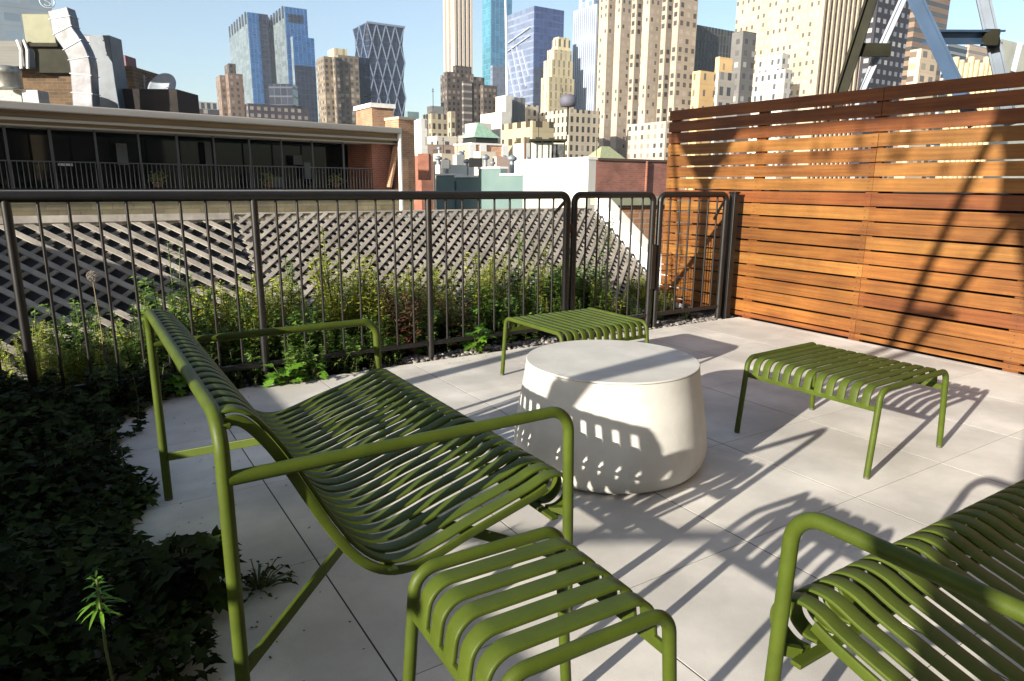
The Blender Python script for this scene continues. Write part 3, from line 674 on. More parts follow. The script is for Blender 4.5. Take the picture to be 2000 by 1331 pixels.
creamd = facade('cream_deco_wall', (.47,.41,.27), (.22,.19,.12), 2.8, 3.6, .34, .80, lit=.4)
creamr = facade('cream_residential_wall', (.36,.30,.235), (.085,.08,.072), 2.7, 2.95, .36, .46, lit=.55, glass2=(.42,.37,.31))
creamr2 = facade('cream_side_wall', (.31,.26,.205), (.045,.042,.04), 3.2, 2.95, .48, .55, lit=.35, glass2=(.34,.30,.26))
bigc = facade('pale_cream_hotel_wall', (.37,.315,.23), (.10,.092,.078), 2.35, 3.0, .36, .46, lit=.5, glass2=(.5,.45,.36))
bigs = facade('ribbed_hotel_wall', (.34,.28,.21), (.13,.10,.09), 2.6, 3.2, .42, .8, lit=.4, glass2=(.3,.24,.19))
darkrib = facade('dark_ribbed_wall', (.10,.10,.09), (.02,.022,.024), 1.9, 3.4, .55, .86, lit=.2)
yell = facade('yellow_low_wall', (.62,.42,.20), (.12,.10,.08), 3.0, 3.2, .22, .4, lit=.4)
whitew = facade('white_block_wall', (.47,.445,.40), (.06,.07,.08), 1.35, 1.7, .42, .55, lit=.2)
navyb = facade('navy_brick_slab', (.045,.042,.055), (.22,.20,.17), 3.1, 3.1, .5, .5, lit=.2, glass2=(.05,.05,.06))
brw = facade('brown_banded_wall', (.20,.14,.10), (.05,.045,.04), 60, 3.2, 1.1, .45, lit=.0)
stonew = facade('stone_office_wall', (.38,.335,.26), (.035,.035,.032), 2.5, 3.2, .45, .62, lit=.15, glass2=(.25,.23,.19))
greyhotel = facade('blue_grey_hotel_wall', (.20,.25,.30), (.15,.20,.25), 4.5, 3.4, .6, .4, lit=.3, gl_rough=.3)
GLR = mat('pale_steel_line', (.20,.25,.34), rough=.4, metal=.3)

# far left hotel with its round emblem
ht = empty('hotel_tower', tuple(at_d(60,120,150))); ht.rotation_euler = (0,0,-YAW*0); tag(ht, 'blue-grey hotel tower at the top left corner carrying a round emblem', 'tower')
Pc = at_d(107, 60, 150); L0 = np.array(ht.location)
o = MB().box(-30, 0, 0, 14, -60, 40).build('wall', greyhotel, ht); o.location = Pc-L0
q = at_d(58, 60, 149.6)-L0
o = MB().box(-2.3, 2.3, -.15, .15, 3.8, 26).build('dark_panel', mat('slate_panel', (.055,.085,.16), rough=.4), ht); o.location = q
sg = empty('round_emblem', tuple(at_d(92, 3, 149)-L0)); sg.parent = ht
EMB = mat('pale_emblem_paint', (.42,.50,.56), rough=.5)
ring = MB().tube([(1.25*math.cos(t), 0, 1.25*math.sin(t)) for t in np.linspace(0, 2*math.pi, 33)], .12, 8).build('ring', EMB, sg)
spts = [(.52,.55),(.25,.85),(-.25,.85),(-.52,.52),(-.35,.15),(.3,-.15),(.52,-.5),(.25,-.85),(-.28,-.85),(-.55,-.52)]
MB().sweep(smooth_path([(a, -.05, b) for a, b in spts], 5), [(-.14,-.08),(.14,-.08),(.14,.08),(-.14,.08)]).build('letter', EMB, sg)

# twin glass towers
r_ = group_root('glass_tower', 'left one of the twin silver-blue glass towers with slotted crowns', 620, 483)
o, P, Lx, Ly = tower('shaft', None, 446, 482, 522, 24, 620, silver, parent=r_)
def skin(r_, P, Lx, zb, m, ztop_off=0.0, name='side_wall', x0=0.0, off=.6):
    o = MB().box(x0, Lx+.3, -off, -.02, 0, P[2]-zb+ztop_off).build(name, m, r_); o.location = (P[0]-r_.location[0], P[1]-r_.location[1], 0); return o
skin(r_, P, Lx*.55, -30, bluegl); skin(r_, P, Lx, -30, darkgl, x0=Lx*.551)  # right face: its shade is put into darker blue skins
for k in range(7): q_ = MB().box(-.5, -.01, Ly*(k+.5)/7-2, Ly*(k+.5)/7+2, at_d(483,45,620)[2]+30, P[2]+31).build('crown_slot', darkgl, r_); q_.location = (P[0]-r_.location[0], P[1]-r_.location[1], 0)
r_ = group_root('glass_tower', 'right taller twin glass tower with slotted crown and blue front', 600, 556)
o, P, Lx, Ly = tower('shaft', None, 517, 555, 598, 13, 600, silver, parent=r_)
skin(r_, P, Lx, -30, bluegl)
for k in range(7): q_ = MB().box(-.5, -.01, Ly*(k+.5)/7-2, Ly*(k+.5)/7+2, at_d(555,34,600)[2]+30, P[2]+31).build('crown_slot', darkgl, r_); q_.location = (P[0]-r_.location[0], P[1]-r_.location[1], 0)
d0 = at_d(555,27,600)[2]+30
o = MB().box(Lx*.15, Lx*.8, -.9, -.61, d0-6, d0).build('louvre', darkgl, r_); o.location = (P[0]-r_.location[0], P[1]-r_.location[1], 0)
r2_ = group_root('glass_annex', 'lower blue glass block with a silver edge in front of the right twin tower', 520, 590)
o, P, Lx, Ly = tower('block', None, 567, 571, 612, 71, 520, silver, parent=r2_); skin(r2_, P, Lx, -30, bluegl)
o = MB().box(0, Lx, -.9, -.61, 0, at_d(590,128,520)[2]+30).build('lower_wall', darkgl, r2_); o.location = (P[0]-r2_.location[0], P[1]-r2_.location[1], 0)
tower('slab_building', 'dark navy slab standing low in front of the twin glass towers', 478, 484, 604, 202, 330, navyb, cat='building')
pbox('mirrored_gable', 'dark green glass gable rising from the navy slab', 'building', 528, 572, 164, 206, 340, 8, darkgl)
# brown apartment tower
r_ = group_root('apartment_tower', 'brown rounded apartment tower with a dark roof box left of the twin towers', 330, 450)
tower('shaft', None, 427, 445, 474, 143, 330, brownt, parent=r_); tower('side_bay', None, 421, 429, 446, 147, 334, brownt, parent=r_)
tower('roof_box', None, 438, 446, 460, 124, 338, brownd, parent=r_, ybot=146)
r_ = group_root('low_block', 'low grey building with a gridded loggia left of the brown apartment tower', 280, 395, 'building')
tower('block', None, 361, 376, 428, 212, 280, navyb, parent=r_); tower('loggia', None, 366, 378, 424, 198, 285, facade('gridded_loggia', (.30,.29,.28), (.04,.05,.06), 2.2, 3.2, .6, .7, lit=.4), parent=r_, ybot=214)
# pair of brown-grey towers
r_ = group_root('apartment_tower', 'pair of grey-brown apartment slabs joined side by side, pale roof box on top', 300, 660)
mpair = facade('grey_brown_wall', (.165,.135,.10), (.05,.055,.055), 2.2, 2.3, .55, .55, lit=.4, glass2=(.28,.25,.21))
tower('left_slab', None, 617, 632, 652, 110, 300, mpair, parent=r_); tower('right_slab', None, 648, 660, 700, 107, 296, mpair, parent=r_)
tower('roof_box', None, 640, 652, 678, 94, 305, creamd, parent=r_, ybot=110)
o, P, Lx, Ly = tower('dark_bay', None, 652, 654, 662, 112, 294, brownd, parent=r_)
tower('dark_tower', 'dark slim block wedged between the grey-brown slabs and the diamond lattice tower', 696, 700, 722, 112, 320, darkgl)

# diagrid tower: stacked facetted floors with a real diamond lattice
r_ = group_root('diagrid_tower', 'dark blue glass tower wrapped in a white diamond steel lattice', 560, 740)
P = at_d(716, 44, 560); Ly = abs(slide(P,(0,1,0),690)); Lx = abs(slide(P,(1,0,0),789)); zt = P[2]; zb = -30
off = np.array([P[0]-r_.location[0], P[1]-r_.location[1], 0])
nlev = 7; H_ = (zt-at_d(740,290,560)[2])/nlev; c_ = Lx/4
def dg(level, side, k):
    """lattice node on a level; nodes shift by half a cell every level and corners are chamfered on odd levels"""
    z = zt - zb - level*H_; odd = level % 2
    if side == 's': return np.array([c_*(k+(.5 if odd else 0)), 0, z])
    return np.array([0, Ly/2*(k+(.5 if odd else 0)), z])
body = MB()
for L_ in range(nlev+3):
    z1 = zt-zb-L_*H_; z0 = z1-H_
    def ringp(odd, z):
        c2 = c_*.24; d2 = Ly*.12
        if odd: return [(c2,0,z),(Lx-c2,0,z),(Lx,d2,z),(Lx,Ly-d2,z),(Lx-c2,Ly,z),(c2,Ly,z),(0,Ly-d2,z),(0,d2,z)]
        return [(0,0,z),(Lx,0,z),(Lx,0,z),(Lx,Ly,z),(Lx,Ly,z),(0,Ly,z),(0,Ly,z),(0,0,z)]
    a = ringp(L_ % 2, z1); b = ringp((L_+1) % 2, z0)
    body.add(a+b, [(j, 8+j, 8+(j+1)%8, (j+1)%8) for j in range(8)])
    if L_ == 0: body.add(a, [(0,1,3,5)])
bo = body.build('glass_body', facade('navy_diagrid_glass', (.02,.035,.07), (.012,.025,.055), 3, 4, .94, .75, gl_rough=.1, wall_rough=.3, glass_metal=.35, wall_metal=.2, lit=.25), r_); bo.location = off
lat = MB()
for L_ in range(nlev+2):
    odd = L_ % 2; z1 = zt-zb-L_*H_; z0 = z1-H_
    xs1 = [c_*(k+.5) for k in range(4)] if odd else [c_*k for k in range(5)]
    xs0 = [c_*k for k in range(5)] if odd else [c_*(k+.5) for k in range(4)]
    for a in xs1:
        for b in xs0:
            if abs(abs(a-b)-c_/2) < .1: lat.beam((a,-.5,z1),(b,-.5,z0), .6, .7)
    ys1 = [Ly*.25, Ly*.75] if odd else [0, Ly/2, Ly]; ys0 = [0, Ly/2, Ly] if odd else [Ly*.25, Ly*.75]
    for a in ys1:
        for b in ys0:
            if abs(abs(a-b)-Ly/4) < .1: lat.beam((-.5,a,z1),(-.5,b,z0), .6, .7)
lat.beam((-.5,-.5,zt-zb),(Lx+.5,-.5,zt-zb), 1.2, 1.4)
lo_ = lat.build('steel_lattice', GLR, r_); lo_.location = off

# slender tan tower and brown cluster
r_ = group_root('slender_tower', 'slender tan finned tower running out of the top of the picture', 700, 895)
o, P, Lx, Ly = tower('shaft', None, 868, 886, 920, -60, 700, tanfin, parent=r_)
fw = MB()
for k in range(5): fw.box(Lx*k/4.2-1.2, Lx*k/4.2+1.2, -2.2, -.01, 0, P[2]+30)
for k in range(3): fw.box(-2.2, -.01, Ly*k/2.4, Ly*k/2.4+2.4, 0, P[2]+30)
fo = fw.build('fins', mat('tan_stone_fins', (.52,.45,.37), rough=.8), r_); fo.location = (P[0]-r_.location[0], P[1]-r_.location[1], 0)
r_ = group_root('apartment_cluster', 'dark brown stepped apartment cluster below the slender tan tower', 330, 905)
tower('left_block', None, 860, 868, 886, 146, 336, brownd, parent=r_); tower('main_block', None, 866, 873, 925, 140, 330, brownd, parent=r_)
tower('upper_block', None, 884, 890, 921, 128, 338, brownd, parent=r_)
tower('right_block', None, 918, 924, 946, 150, 325, brownd, parent=r_); tower('end_block', None, 938, 944, 971, 166, 322, brownd, parent=r_)
tower('balcony_bay', None, 902, 905, 922, 158, 322, facade('banded_balconies', (.07,.065,.06), (.22,.20,.19), 60, 3, 1.1, .3, lit=0), parent=r_)
# teal tower, violet tower, mast
r_ = group_root('teal_tower', 'teal glass tower with a lower grey section, left of the thin white mast', 560, 965)
o, P, Lx, Ly = tower('shaft', None, 942, 958, 999, -40, 560, tealgl, parent=r_); skin(r_, P, Lx, -30, facade('light_teal_wall', (.12,.27,.38), (.09,.22,.34), 3.5, 4, .92, .9, gl_rough=.1, wall_rough=.3, wall_metal=.3, glass_metal=.5, lit=.2))
tower('lower_block', None, 958, 962, 990, 128, 520, facade('grey_blue_wall', (.15,.18,.24), (.11,.14,.20), 3, 3.6, .8, .6, lit=.3), parent=r_)
r_ = group_root('violet_tower', 'broad violet-blue glass office tower behind the cream crowned tower', 450, 1045)
o, P, Lx, Ly = tower('shaft', None, 991, 1043, 1100, 12, 450, violet, parent=r_); skin(r_, P, Lx, -30, facade('violet_shaded_wall', (.085,.115,.23), (.06,.09,.20), 3.2, 4, .95, .72, gl_rough=.1, wall_rough=.35, wall_metal=.3, glass_metal=.5, lit=.2))  # side skin repeats the violet glass with shade put into its colour
o = MB().box(0, Lx, -.9, -.61, 0, at_d(1060,130,450)[2]+30).build('lower_side_shade', facade('violet_lower_shade_wall', (.06,.075,.11), (.04,.05,.085), 3.2, 4, .95, .72, lit=.2), r_); o.location = (P[0]-r_.location[0], P[1]-r_.location[1], 0)  # shaded lower part of the side, put in as a darker sheet
rf_ = MB()
for (a0, b0, a1, b1) in ((.98,.66,.60,.22),(.80,.72,.38,.26),(.60,.70,.22,.34),(.40,.66,.12,.42),(.95,.75,.1,.83),(.95,.68,.1,.76)):
    zT = P[2]; z_of = lambda b: 30 + at_d(1043, 12 + (1-b)*235, 450)[2]
    rf_.beam((-.35, Ly*a0, z_of(b0)), (-.35, Ly*a1, z_of(b1)), .5, 1.5, up=(1,0,0))
fo = rf_.build('reflection_streaks', mat('painted_reflection', (.50,.54,.62), rough=.3, metal=.4), r_); fo.location = (P[0]-r_.location[0], P[1]-r_.location[1], 0)  # reflections on the left face, painted as pale streaks
ms = MB().cone(at_d(991,215,170), at_d(987,-30,170), .32, .20, 10); tag(ms.build('flag_mast', mat('white_mast', (.7,.7,.72), rough=.4)), 'tall thin white mast rising from the white stepped building', 'mast')
# cream crowned tower
r_ = group_root('crowned_tower', 'cream art deco tower with setbacks and an open arched crown', 330, 1090)
tower('lower_setback', None, 1057, 1072, 1122, 150, 330, creamd, parent=r_); tower('shaft', None, 1062, 1078, 1119, 116, 334, creamd, parent=r_)
tower('upper_setback', None, 1069, 1082, 1117, 96, 338, creamd, parent=r_)
tower('crown', None, 1078, 1089, 1114, 76, 342, facade('crown_arches', (.58,.50,.32), (.10,.09,.06), 2.8, 9, .42, .55, lit=0), parent=r_, ybot=100)
o, P, Lx, Ly = tower('corner_piers', None, 1081, 1091, 1112, 72, 344, creamd, parent=r_, ybot=78)
# striped pale blue tower
r_ = group_root('striped_tower', 'pale blue tower with vertical white stripes and a dark right edge', 340, 1150)
o, P, Lx, Ly = tower('shaft', None, 1121, 1168, 1186, 8, 340, striped, parent=r_)
f_ = MB()
for k in range(12): f_.box(-.8, -.01, Ly*k/12, Ly*k/12+.7, 0, P[2]+30)
fo = f_.build('fins', mat('white_fins', (.36,.42,.52), rough=.5), r_); fo.location = (P[0]-r_.location[0], P[1]-r_.location[1], 0)
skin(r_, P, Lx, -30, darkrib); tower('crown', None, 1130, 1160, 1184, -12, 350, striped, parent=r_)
# big cream residential tower with stepped bays
r_ = group_root('residential_tower', 'massive cream residential tower of stacked bays right of the striped tower', 180, 1260)
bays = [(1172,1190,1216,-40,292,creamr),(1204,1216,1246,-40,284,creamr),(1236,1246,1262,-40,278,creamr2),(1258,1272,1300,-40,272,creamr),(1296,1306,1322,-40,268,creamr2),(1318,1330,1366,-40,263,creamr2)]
for k, (a, b, c, yt, D_, m0) in enumerate(bays): tower('bay', None, a, b, c, yt, D_, m0, parent=r_)
# dark ribbed, yellow, big hotel
tower('ribbed_tower', 'dark ribbed office slab with a flat roof between the two cream towers', 1352, 1358, 1437, 48, 300, darkrib)
r_ = group_root('yellow_building', 'low cream and golden building in front of the dark ribbed slab', 150, 1390, 'building')
tower('main_block', None, 1353, 1368, 1404, 138, 150, yell, parent=r_); tower('penthouse', None, 1398, 1406, 1432, 111, 158, yell, parent=r_); tower('side_block', None, 1398, 1404, 1436, 140, 146, facade('grey_side', (.36,.33,.29), (.05,.05,.05), 2.2, 3, .5, .55, lit=.2), parent=r_)
r_ = group_root('hotel_tower', 'huge pale cream hotel tower with punched windows and a ribbed right side', 240, 1600)
o, P, Lx, Ly = tower('shaft', None, 1441, 1612, 1716, -60, 240, bigc, parent=r_); skin(r_, P, Lx, -30, bigs, off=.5)
ri = MB(); n_ = int(Lx/2.6)
for k in range(n_): ri.box(k*2.6-.45, k*2.6+.45, -1.3, -.501, 0, P[2]+30)
fo = ri.build('ribs', mat('tan_ribs', (.40,.33,.25), rough=.8), r_); fo.location = (P[0]-r_.location[0], P[1]-r_.location[1], 0)
tower('hotel_shadow_wedge', 'grey wedge standing in for a shadow cast on the left of the pale hotel tower', 1430, 1452, 1478, 60, 215, facade('shadow_wedge_wall', (.12,.118,.115), (.07,.07,.07), 3.4, 3.2, .4, .45, lit=.3, glass2=(.34,.33,.30)))  # shadow cast on the hotel tower, built as a dark block
gp = at_d(1452, 60, 215)
r_ = group_root('white_block', 'bright white stepped block with square windows at the foot of the hotel tower', 130, 1500, 'building')
tower('lower_block', None, 1473, 1534, 1548, 135, 130, whitew, parent=r_); tower('upper_block', None, 1480, 1528, 1540, 104, 136, whitew, parent=r_)
tower('black_window_tower', 'near-black tower dotted with pale windows behind the steel frame', 1700, 1722, 1786, -60, 210, facade('black_grid_wall', (.022,.022,.030), (.16,.16,.18), 3.0, 2.7, .5, .45, lit=.3, glass2=(.32,.31,.30)))
r_ = group_root('brown_banded_tower', 'brown banded tower with pink-tan base behind the steel frame', 260, 1820)
tower('shaft', None, 1768, 1800, 1862, -60, 260, brw, parent=r_)
tower('tan_block', 'tan stepped block under the blue cross beam of the steel frame', 1778, 1800, 1834, 95, 190, facade('tan_block_wall', (.50,.40,.28), (.12,.09,.07), 4.2, 3, .5, .5, lit=.3), cat='building')
tower('louvred_plant_house', 'dark louvred plant house seen under the blue cross beam', 1846, 1852, 1890, 84, 90, facade('louvres', (.25,.27,.29), (.02,.025,.03), 60, .8, 1.1, .6, lit=0), cat='building')
tower('pale_roof_building', 'pale low building with a striped front right of the louvred plant house', 1886, 1894, 1942, 86, 95, facade('pale_striped_wall', (.45,.36,.28), (.22,.17,.14), 60, .9, 1.1, .4, lit=0), cat='building')
rk = MB()
for k in range(9):
    P_ = at_d(1868+k*10, 112+ (k%3)*6, 60); rk.cone((P_[0],P_[1],-3), (P_[0],P_[1],P_[2]), .32, .26, 8)
tag(rk.build('tan_chimney_row', mat('tan_render', (.45,.36,.22), rough=.9, var=.2, vscale=2)), 'row of rounded tan flues above the fence under the blue beam', 'flues')
tower('curved_roof_block', 'pale grey-green block with a sloping roof at the right edge of the picture', 1945, 1955, 2060, 76, 110, mat('pale_render', (.42,.43,.37), rough=.9, var=.2, vscale=.2), cat='building')

# --- mid distance rooftops
tower('tan_office_building', 'cream stone office building with rows of tall dark windows below the crowned tower', 1030, 1112, 1172, 213, 250, stonew, cat='building')
tower('tan_office_wing', 'narrow stone wing with tall windows left of the cream office building', 1018, 1028, 1052, 205, 262, stonew, cat='building')
r_ = group_root('stepped_white_building', 'white windowless stepped building carrying the thin mast', 120, 960, 'building')
PLW = mat('white_render', (.42,.41,.37), rough=.85, base2=(.50,.49,.45), vscale=.4)
tower('tall_block', None, 968, 988, 1000, 186, 125, PLW, parent=r_); tower('mid_block', None, 938, 980, 998, 218, 121, PLW, parent=r_); tower('low_block', None, 908, 930, 960, 240, 118, PLW, parent=r_)
tower('dark_lift_shaft', 'dark grey louvred shaft right of the white stepped building', 1000, 1003, 1026, 190, 128, facade('shaft_louvres', (.17,.17,.16), (.08,.08,.08), 1.2, 60, .5, 1.1, lit=0), cat='building')
tower('tan_balcony_building', 'tan building with dark loggia openings in front of the office building', 980, 1040, 1082, 236, 105, facade('tan_loggia_wall', (.38,.32,.20), (.06,.048,.03), 2.4, 2.4, .5, .42, lit=.1), cat='building')
r_ = group_root('arched_building', 'cream and brown corner building with arched windows left of the dark cluster', 140, 850, 'building')
arch = facade('arched_wall', (.36,.31,.22), (.05,.04,.03), 1.9, 2.9, .50, .58, lit=.15)
tower('main_block', None, 826, 842, 884, 222, 220, arch, parent=r_); tower('roof_house', None, 834, 843, 866, 207, 226, PLW, parent=r_, ybot=223); tower('corner_turret', None, 874, 880, 889, 218, 216, arch, parent=r_)
tower('white_loft', 'tall narrow white building with round-headed windows beside the brick pier', 800, 822, 834, 232, 120, facade('white_loft_wall', (.54,.54,.51), (.2,.2,.19), 2.2, 2.8, .35, .5, lit=.4), cat='building')
tower('pale_green_block', 'small teal-roofed block just right of the diamond lattice tower', 791, 796, 818, 218, 200, mat('grey_teal', (.12,.19,.20), rough=.7, var=.2, vscale=.2), cat='building')
# brick building with green hipped roof
gr = empty('hipped_roof_building', tuple(at_d(918, 283, 100))); gr.location.z = -20; tag(gr, 'orange brick building with a green hipped copper roof', 'building')
o, P, Lx, Ly = tower('wall', None, 888, 922, 986, 279, 100, brick('far_orange_brick', (.46,.23,.13), (.56,.31,.19), (.52,.36,.26), bw=1.4, bh=.5, ms=.06), parent=gr, zb=-20)
GC = mat('green_copper_roof', (.20,.33,.24), rough=.6, base2=(.28,.42,.31), vscale=.8, stretch=(3,3,.4))
ox, oy = P[0]-gr.location[0], P[1]-gr.location[1]; zt_ = P[2]+20
h_ = at_d(935,238,102)[2]+20
MB().add([(ox+.5,oy+.3,zt_+.8),(ox+Lx-.5,oy+.3,zt_+.8),(ox+Lx-.5,oy+Ly-.5,zt_+.8),(ox+.5,oy+Ly-.5,zt_+.8),(ox+Lx*.42,oy+Ly*.45,h_),(ox+Lx*.46,oy+Ly*.45,h_)],
         [(0,1,5,4),(1,2,5),(2,3,4,5),(3,0,4),(3,2,1,0)]).build('roof', GC, gr)
MB().box(ox+.9, ox+Lx-.9, oy+.5, oy+Ly-.9, zt_, zt_+.8).build('clerestory', DARKW, gr)
MB().box(ox-.15, ox+Lx+.15, oy-.15, oy+Ly+.15, zt_-.25, zt_+.003).build('parapet_band', WPAINT, gr)
for k in (0,.32,1): MB().box(ox+Lx*k-.5, ox+Lx*k+.5, oy-.22, oy-.02, 0, zt_-.26).build('pilaster', WPAINT, gr)
# near walls beyond the lattice: white wall with its shaded part coloured teal, red brick
Pw = at_d(1150, 312, 26)
TEAL_SHADE = mat('teal_shade_wall', (.095,.155,.150), rough=.8, base2=(.13,.19,.185), vscale=.5, bump=.2, bscale=12)  # shade on the far part of the white wall, coloured in as teal
o = empty('corner_warehouse', (Pw[0], Pw[1], -14)); tag(o, 'corner building with one bright white side wall and a red brick front', 'building')
Lw = slide(Pw,(0,1,0),1022); Lt = slide(Pw,(0,1,0),851); Lr = slide(Pw,(1,0,0),1330)
zt_ = Pw[2]+14
MB().box(0, .35, 0, Lw, 0, zt_).build('white_wall', PLW, o); MB().box(-.05,.40,-.02,Lw,zt_,zt_+.10).build('coping', WPAINT, o)
MB().box(.352, Lr, .0, .35, 0, zt_-.02).build('brick_front', brick('worn_red_brick', (.24,.085,.06), (.31,.12,.085), (.24,.14,.11), dirt=.3), o)
MB().box(.401, Lr, -.05, .40, zt_-.017, zt_+.07).build('brick_coping', mat('dark_coping', (.08,.05,.04), rough=.8), o)
MB().box(.36, Lr, .36, Lw, zt_-1.0, zt_-.8).build('roof', UNDER, o)
u_ = slide(Pw,(1,0,0),1262); MB().tube([(u_,-.06,0),(u_,-.06,zt_)], .05, 8).build('drain_pipe', REDB, o)
o2 = empty('shaded_wall_part', (Pw[0], Pw[1]+Lw, -14)); tag(o2, 'shaded part of the white wall, its shade coloured teal, with an uneven top', 'wall')
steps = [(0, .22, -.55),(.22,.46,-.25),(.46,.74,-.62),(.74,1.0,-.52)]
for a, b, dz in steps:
    MB().box(0, .35, (Lt-Lw)*a+.002, (Lt-Lw)*b, 0, zt_+dz).build('wall_section', TEAL_SHADE, o2)
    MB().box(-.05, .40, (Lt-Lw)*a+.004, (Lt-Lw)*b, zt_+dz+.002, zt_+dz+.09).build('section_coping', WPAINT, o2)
MB().tube([(-.06,(Lt-Lw)*.74,0),(-.06,(Lt-Lw)*.74,zt_-.8)], .06, 8).build('drain_pipe', TEAL_SHADE, o2)
bw_ = MB(); 
ob = empty('brick_boundary_wall', (5.15, 8.0, -6)); tag(ob, 'orange brick boundary wall seen through the gate right of the lattice', 'wall')
a = at_y(1192, 402, 8.0); MB().box(a[0]-5.15, 4.5, 0, .35, 0, a[2]+6).build('wall', ORB, ob)
MB().box(a[0]-5.15-.05, 4.5, -.06, .41, a[2]+6+.002, a[2]+6+.12).build('coping', mat('sage_coping', (.26,.28,.20), rough=.8, var=.15), ob)
wl = empty('white_parapet', (0, 11, -6)); tag(wl, 'low white parapet line behind the top of the lattice', 'parapet')
a = at_y(800, 418, 11.0); b = at_y(1200, 412, 11.0); MB().box(a[0], b[0], 0, .4, 0, a[2]+6).build('wall', PLW, wl)
# clutter of roofs between the teal wall and the skyline
clut = [('roof_house','small tan roof house left of the orange brick building', 846, 862, 884, 300, 62, (.45,.38,.28)),
 ('roof_house','grey square roof house below the hipped roof', 884, 892, 908, 302, 52, (.28,.29,.29)),
 ('roof_house','cream roof house right below the orange brick building', 925, 938, 968, 296, 60, (.55,.48,.38)),
 ('roof_house','pink-brown flat roof house right of the cream roof house', 962, 970, 996, 306, 50, (.40,.30,.26)),
 ('roof_house','pale grey gabled roof house above the white wall', 1002, 1024, 1064, 280, 70, (.55,.55,.50)),
 ('brick_house','small red brick building right of the brick pier', 799, 822, 845, 304, 60, None),
 ('roof_house','low white roof ledge above the teal wall', 850, 866, 926, 322, 44, (.60,.57,.48))]
for nm, lb, a, b, c, yt, D_, cc in clut:
    m0 = REDB if cc is None else mat('render_%d' % yt, cc, rough=.9, base2=tuple(q*1.15 for q in cc), vscale=.8)
    tower(nm, lb, a, b, c, yt, D_, m0, zb=-16, cat='building')
pbox('red_chimney', 'bright red-orange brick chimney beside the small red brick building', 'chimney', 817, 838, 300, 352, 48, 1.2, REDB)
pbox('dark_shed', 'small black shed opening below the hipped roof building', 'shed', 916, 940, 309, 326, 42, 1, DARKW)
pbox('roof_vent', 'small dark ventilator with a pale base left of the grey roof house', 'vent', 862, 878, 312, 330, 40, .6, GREYP)
cb_ = empty('roof_canopy', tuple(at_d(1072, 272, 48))); cb_.rotation_euler = (0,0,-YAW); tag(cb_, 'dark flat steel canopy on thin posts above the white wall', 'canopy')
k_ = 48/F_PX
MB().box(-36*k_, 34*k_, 0, 2.2, -.12, 0).build('roof', STEELD, cb_)
for q in (-34,-12,8,30): MB().tube([(q*k_,.1,-1.6),(q*k_,.1,-.122)], .045, 6).build('post', STEELD, cb_)
MB().box(-34*k_, 6*k_, .6, 1.2, -1.6, -.2).build('grey_unit', mat('unit_grey', (.40,.42,.38), rough=.6, var=.2), cb_); MB().box(8*k_, 30*k_, .4, 1.6, -1.6, -.3).build('dark_unit', mat('dark_unit', (.05,.055,.055), rough=.7, var=.5, vscale=6), cb_)
wt = empty('small_roof_tank', tuple(at_d(1110, 196, 130))); tag(wt, 'small dark rounded tank on a thin mast above the stone office building', 'tank')
MB().lathe([(.2,-1.2),(1.3,-1.1),(1.55,-.4),(1.5,.3),(1.1,.85),(.2,1.0)], n=20).build('tank', mat('slate_tank', (.09,.09,.12), rough=.7), wt); MB().tube([(0,0,-6),(0,0,-1.1)], .18, 8).build('mast', STEELD, wt)
pole_ = MB().cone(at_d(1025,318,46), at_d(1025,268,46), .09, .09, 8); tag(pole_.build('roof_stack', mat('rusty_stack', (.16,.10,.07), rough=.8)), 'thin brown pipe stack left of the dark canopy', 'stack')
bc = tower('brick_stack_house', 'square orange brick stack house with a pale rim behind the cornice', 695, 726, 768, 210, 38, ORB, zb=1.5, cat='bulkhead')
P = bc[1]; MB().box(-.1, bc[2]+.1, -.1, bc[3]+.1, 0, .22).build('rim', WPAINT, bc[0]); bc[0].children[0].location = (0,0,P[2]-1.5+.003)
gc = empty('green_cone_roof', tuple(at_d(1180, 312, 70))); tag(gc, 'low sage green hipped roof just above the red brick front', 'roof')
MB().add([(-1.9,-1.6,-.3),(2.1,-1.6,-.3),(2.1,1.6,-.3),(-1.9,1.6,-.3),(-.4,0,1.25),(.6,0,1.25)], [(0,1,5,4),(1,2,5),(2,3,4,5),(3,0,4),(3,2,1,0)]).build('roof', mat('sage_roof', (.26,.28,.16), rough=.8, var=.15), gc)
vsrc = None
for k, (px_, py_, D_) in enumerate(((856,318,47),(872,326,43),(899,312,55),(912,324,45),(948,318,50),(962,326,44),(985,316,56),(1000,322,47),(1030,316,62),(858,296,85),(905,300,78),(1060,312,54))):
    q = at_d(px_, py_, D_)
    if vsrc is None:
        vsrc = empty('roof_ventilator', tuple(q)); tag(vsrc, 'small metal ventilator among the roofs above the teal wall', 'vent', 'small ventilators above the teal wall')
        MB().cone((0,0,-1.2),(0,0,.15), .13, .13, 10).build('pipe', STEEL, vsrc); MB().lathe([(.14,.15),(.26,.22),(.26,.34),(.05,.46)], n=12).build('cowl', STEEL, vsrc)
    else: c = copy_tree(vsrc); c.location = q; sc = .7+.7*((k*7) % 5)/5; c.scale = (sc, sc, sc*1.1)
asrc = None
for k, (px_, py_, D_) in enumerate(((866,300,80),(893,292,90),(1008,300,75),(1052,262,60),(1098,205,250),(846,205,220),(1165,300,66))):
    q = at_d(px_, py_, D_); h_ = D_*.022
    if asrc is None:
        asrc = MB().tube([(0,0,-.2),(0,0,1)], .03, 6); asrc.tube([(-.15,0,.8),(.15,0,.8)], .015, 5); asrc.tube([(-.1,0,.9),(.1,0,.9)], .015, 5)
        asrc = asrc.build('roof_antenna', STEELD); o = asrc; tag(o, 'thin aerial standing on a roof in the middle distance', 'antenna', 'thin aerials on the middle distance roofs')
    else: o = asrc.copy(); col.objects.link(o)
    o.location = q; o.scale = (h_*.6, h_*.6, h_)
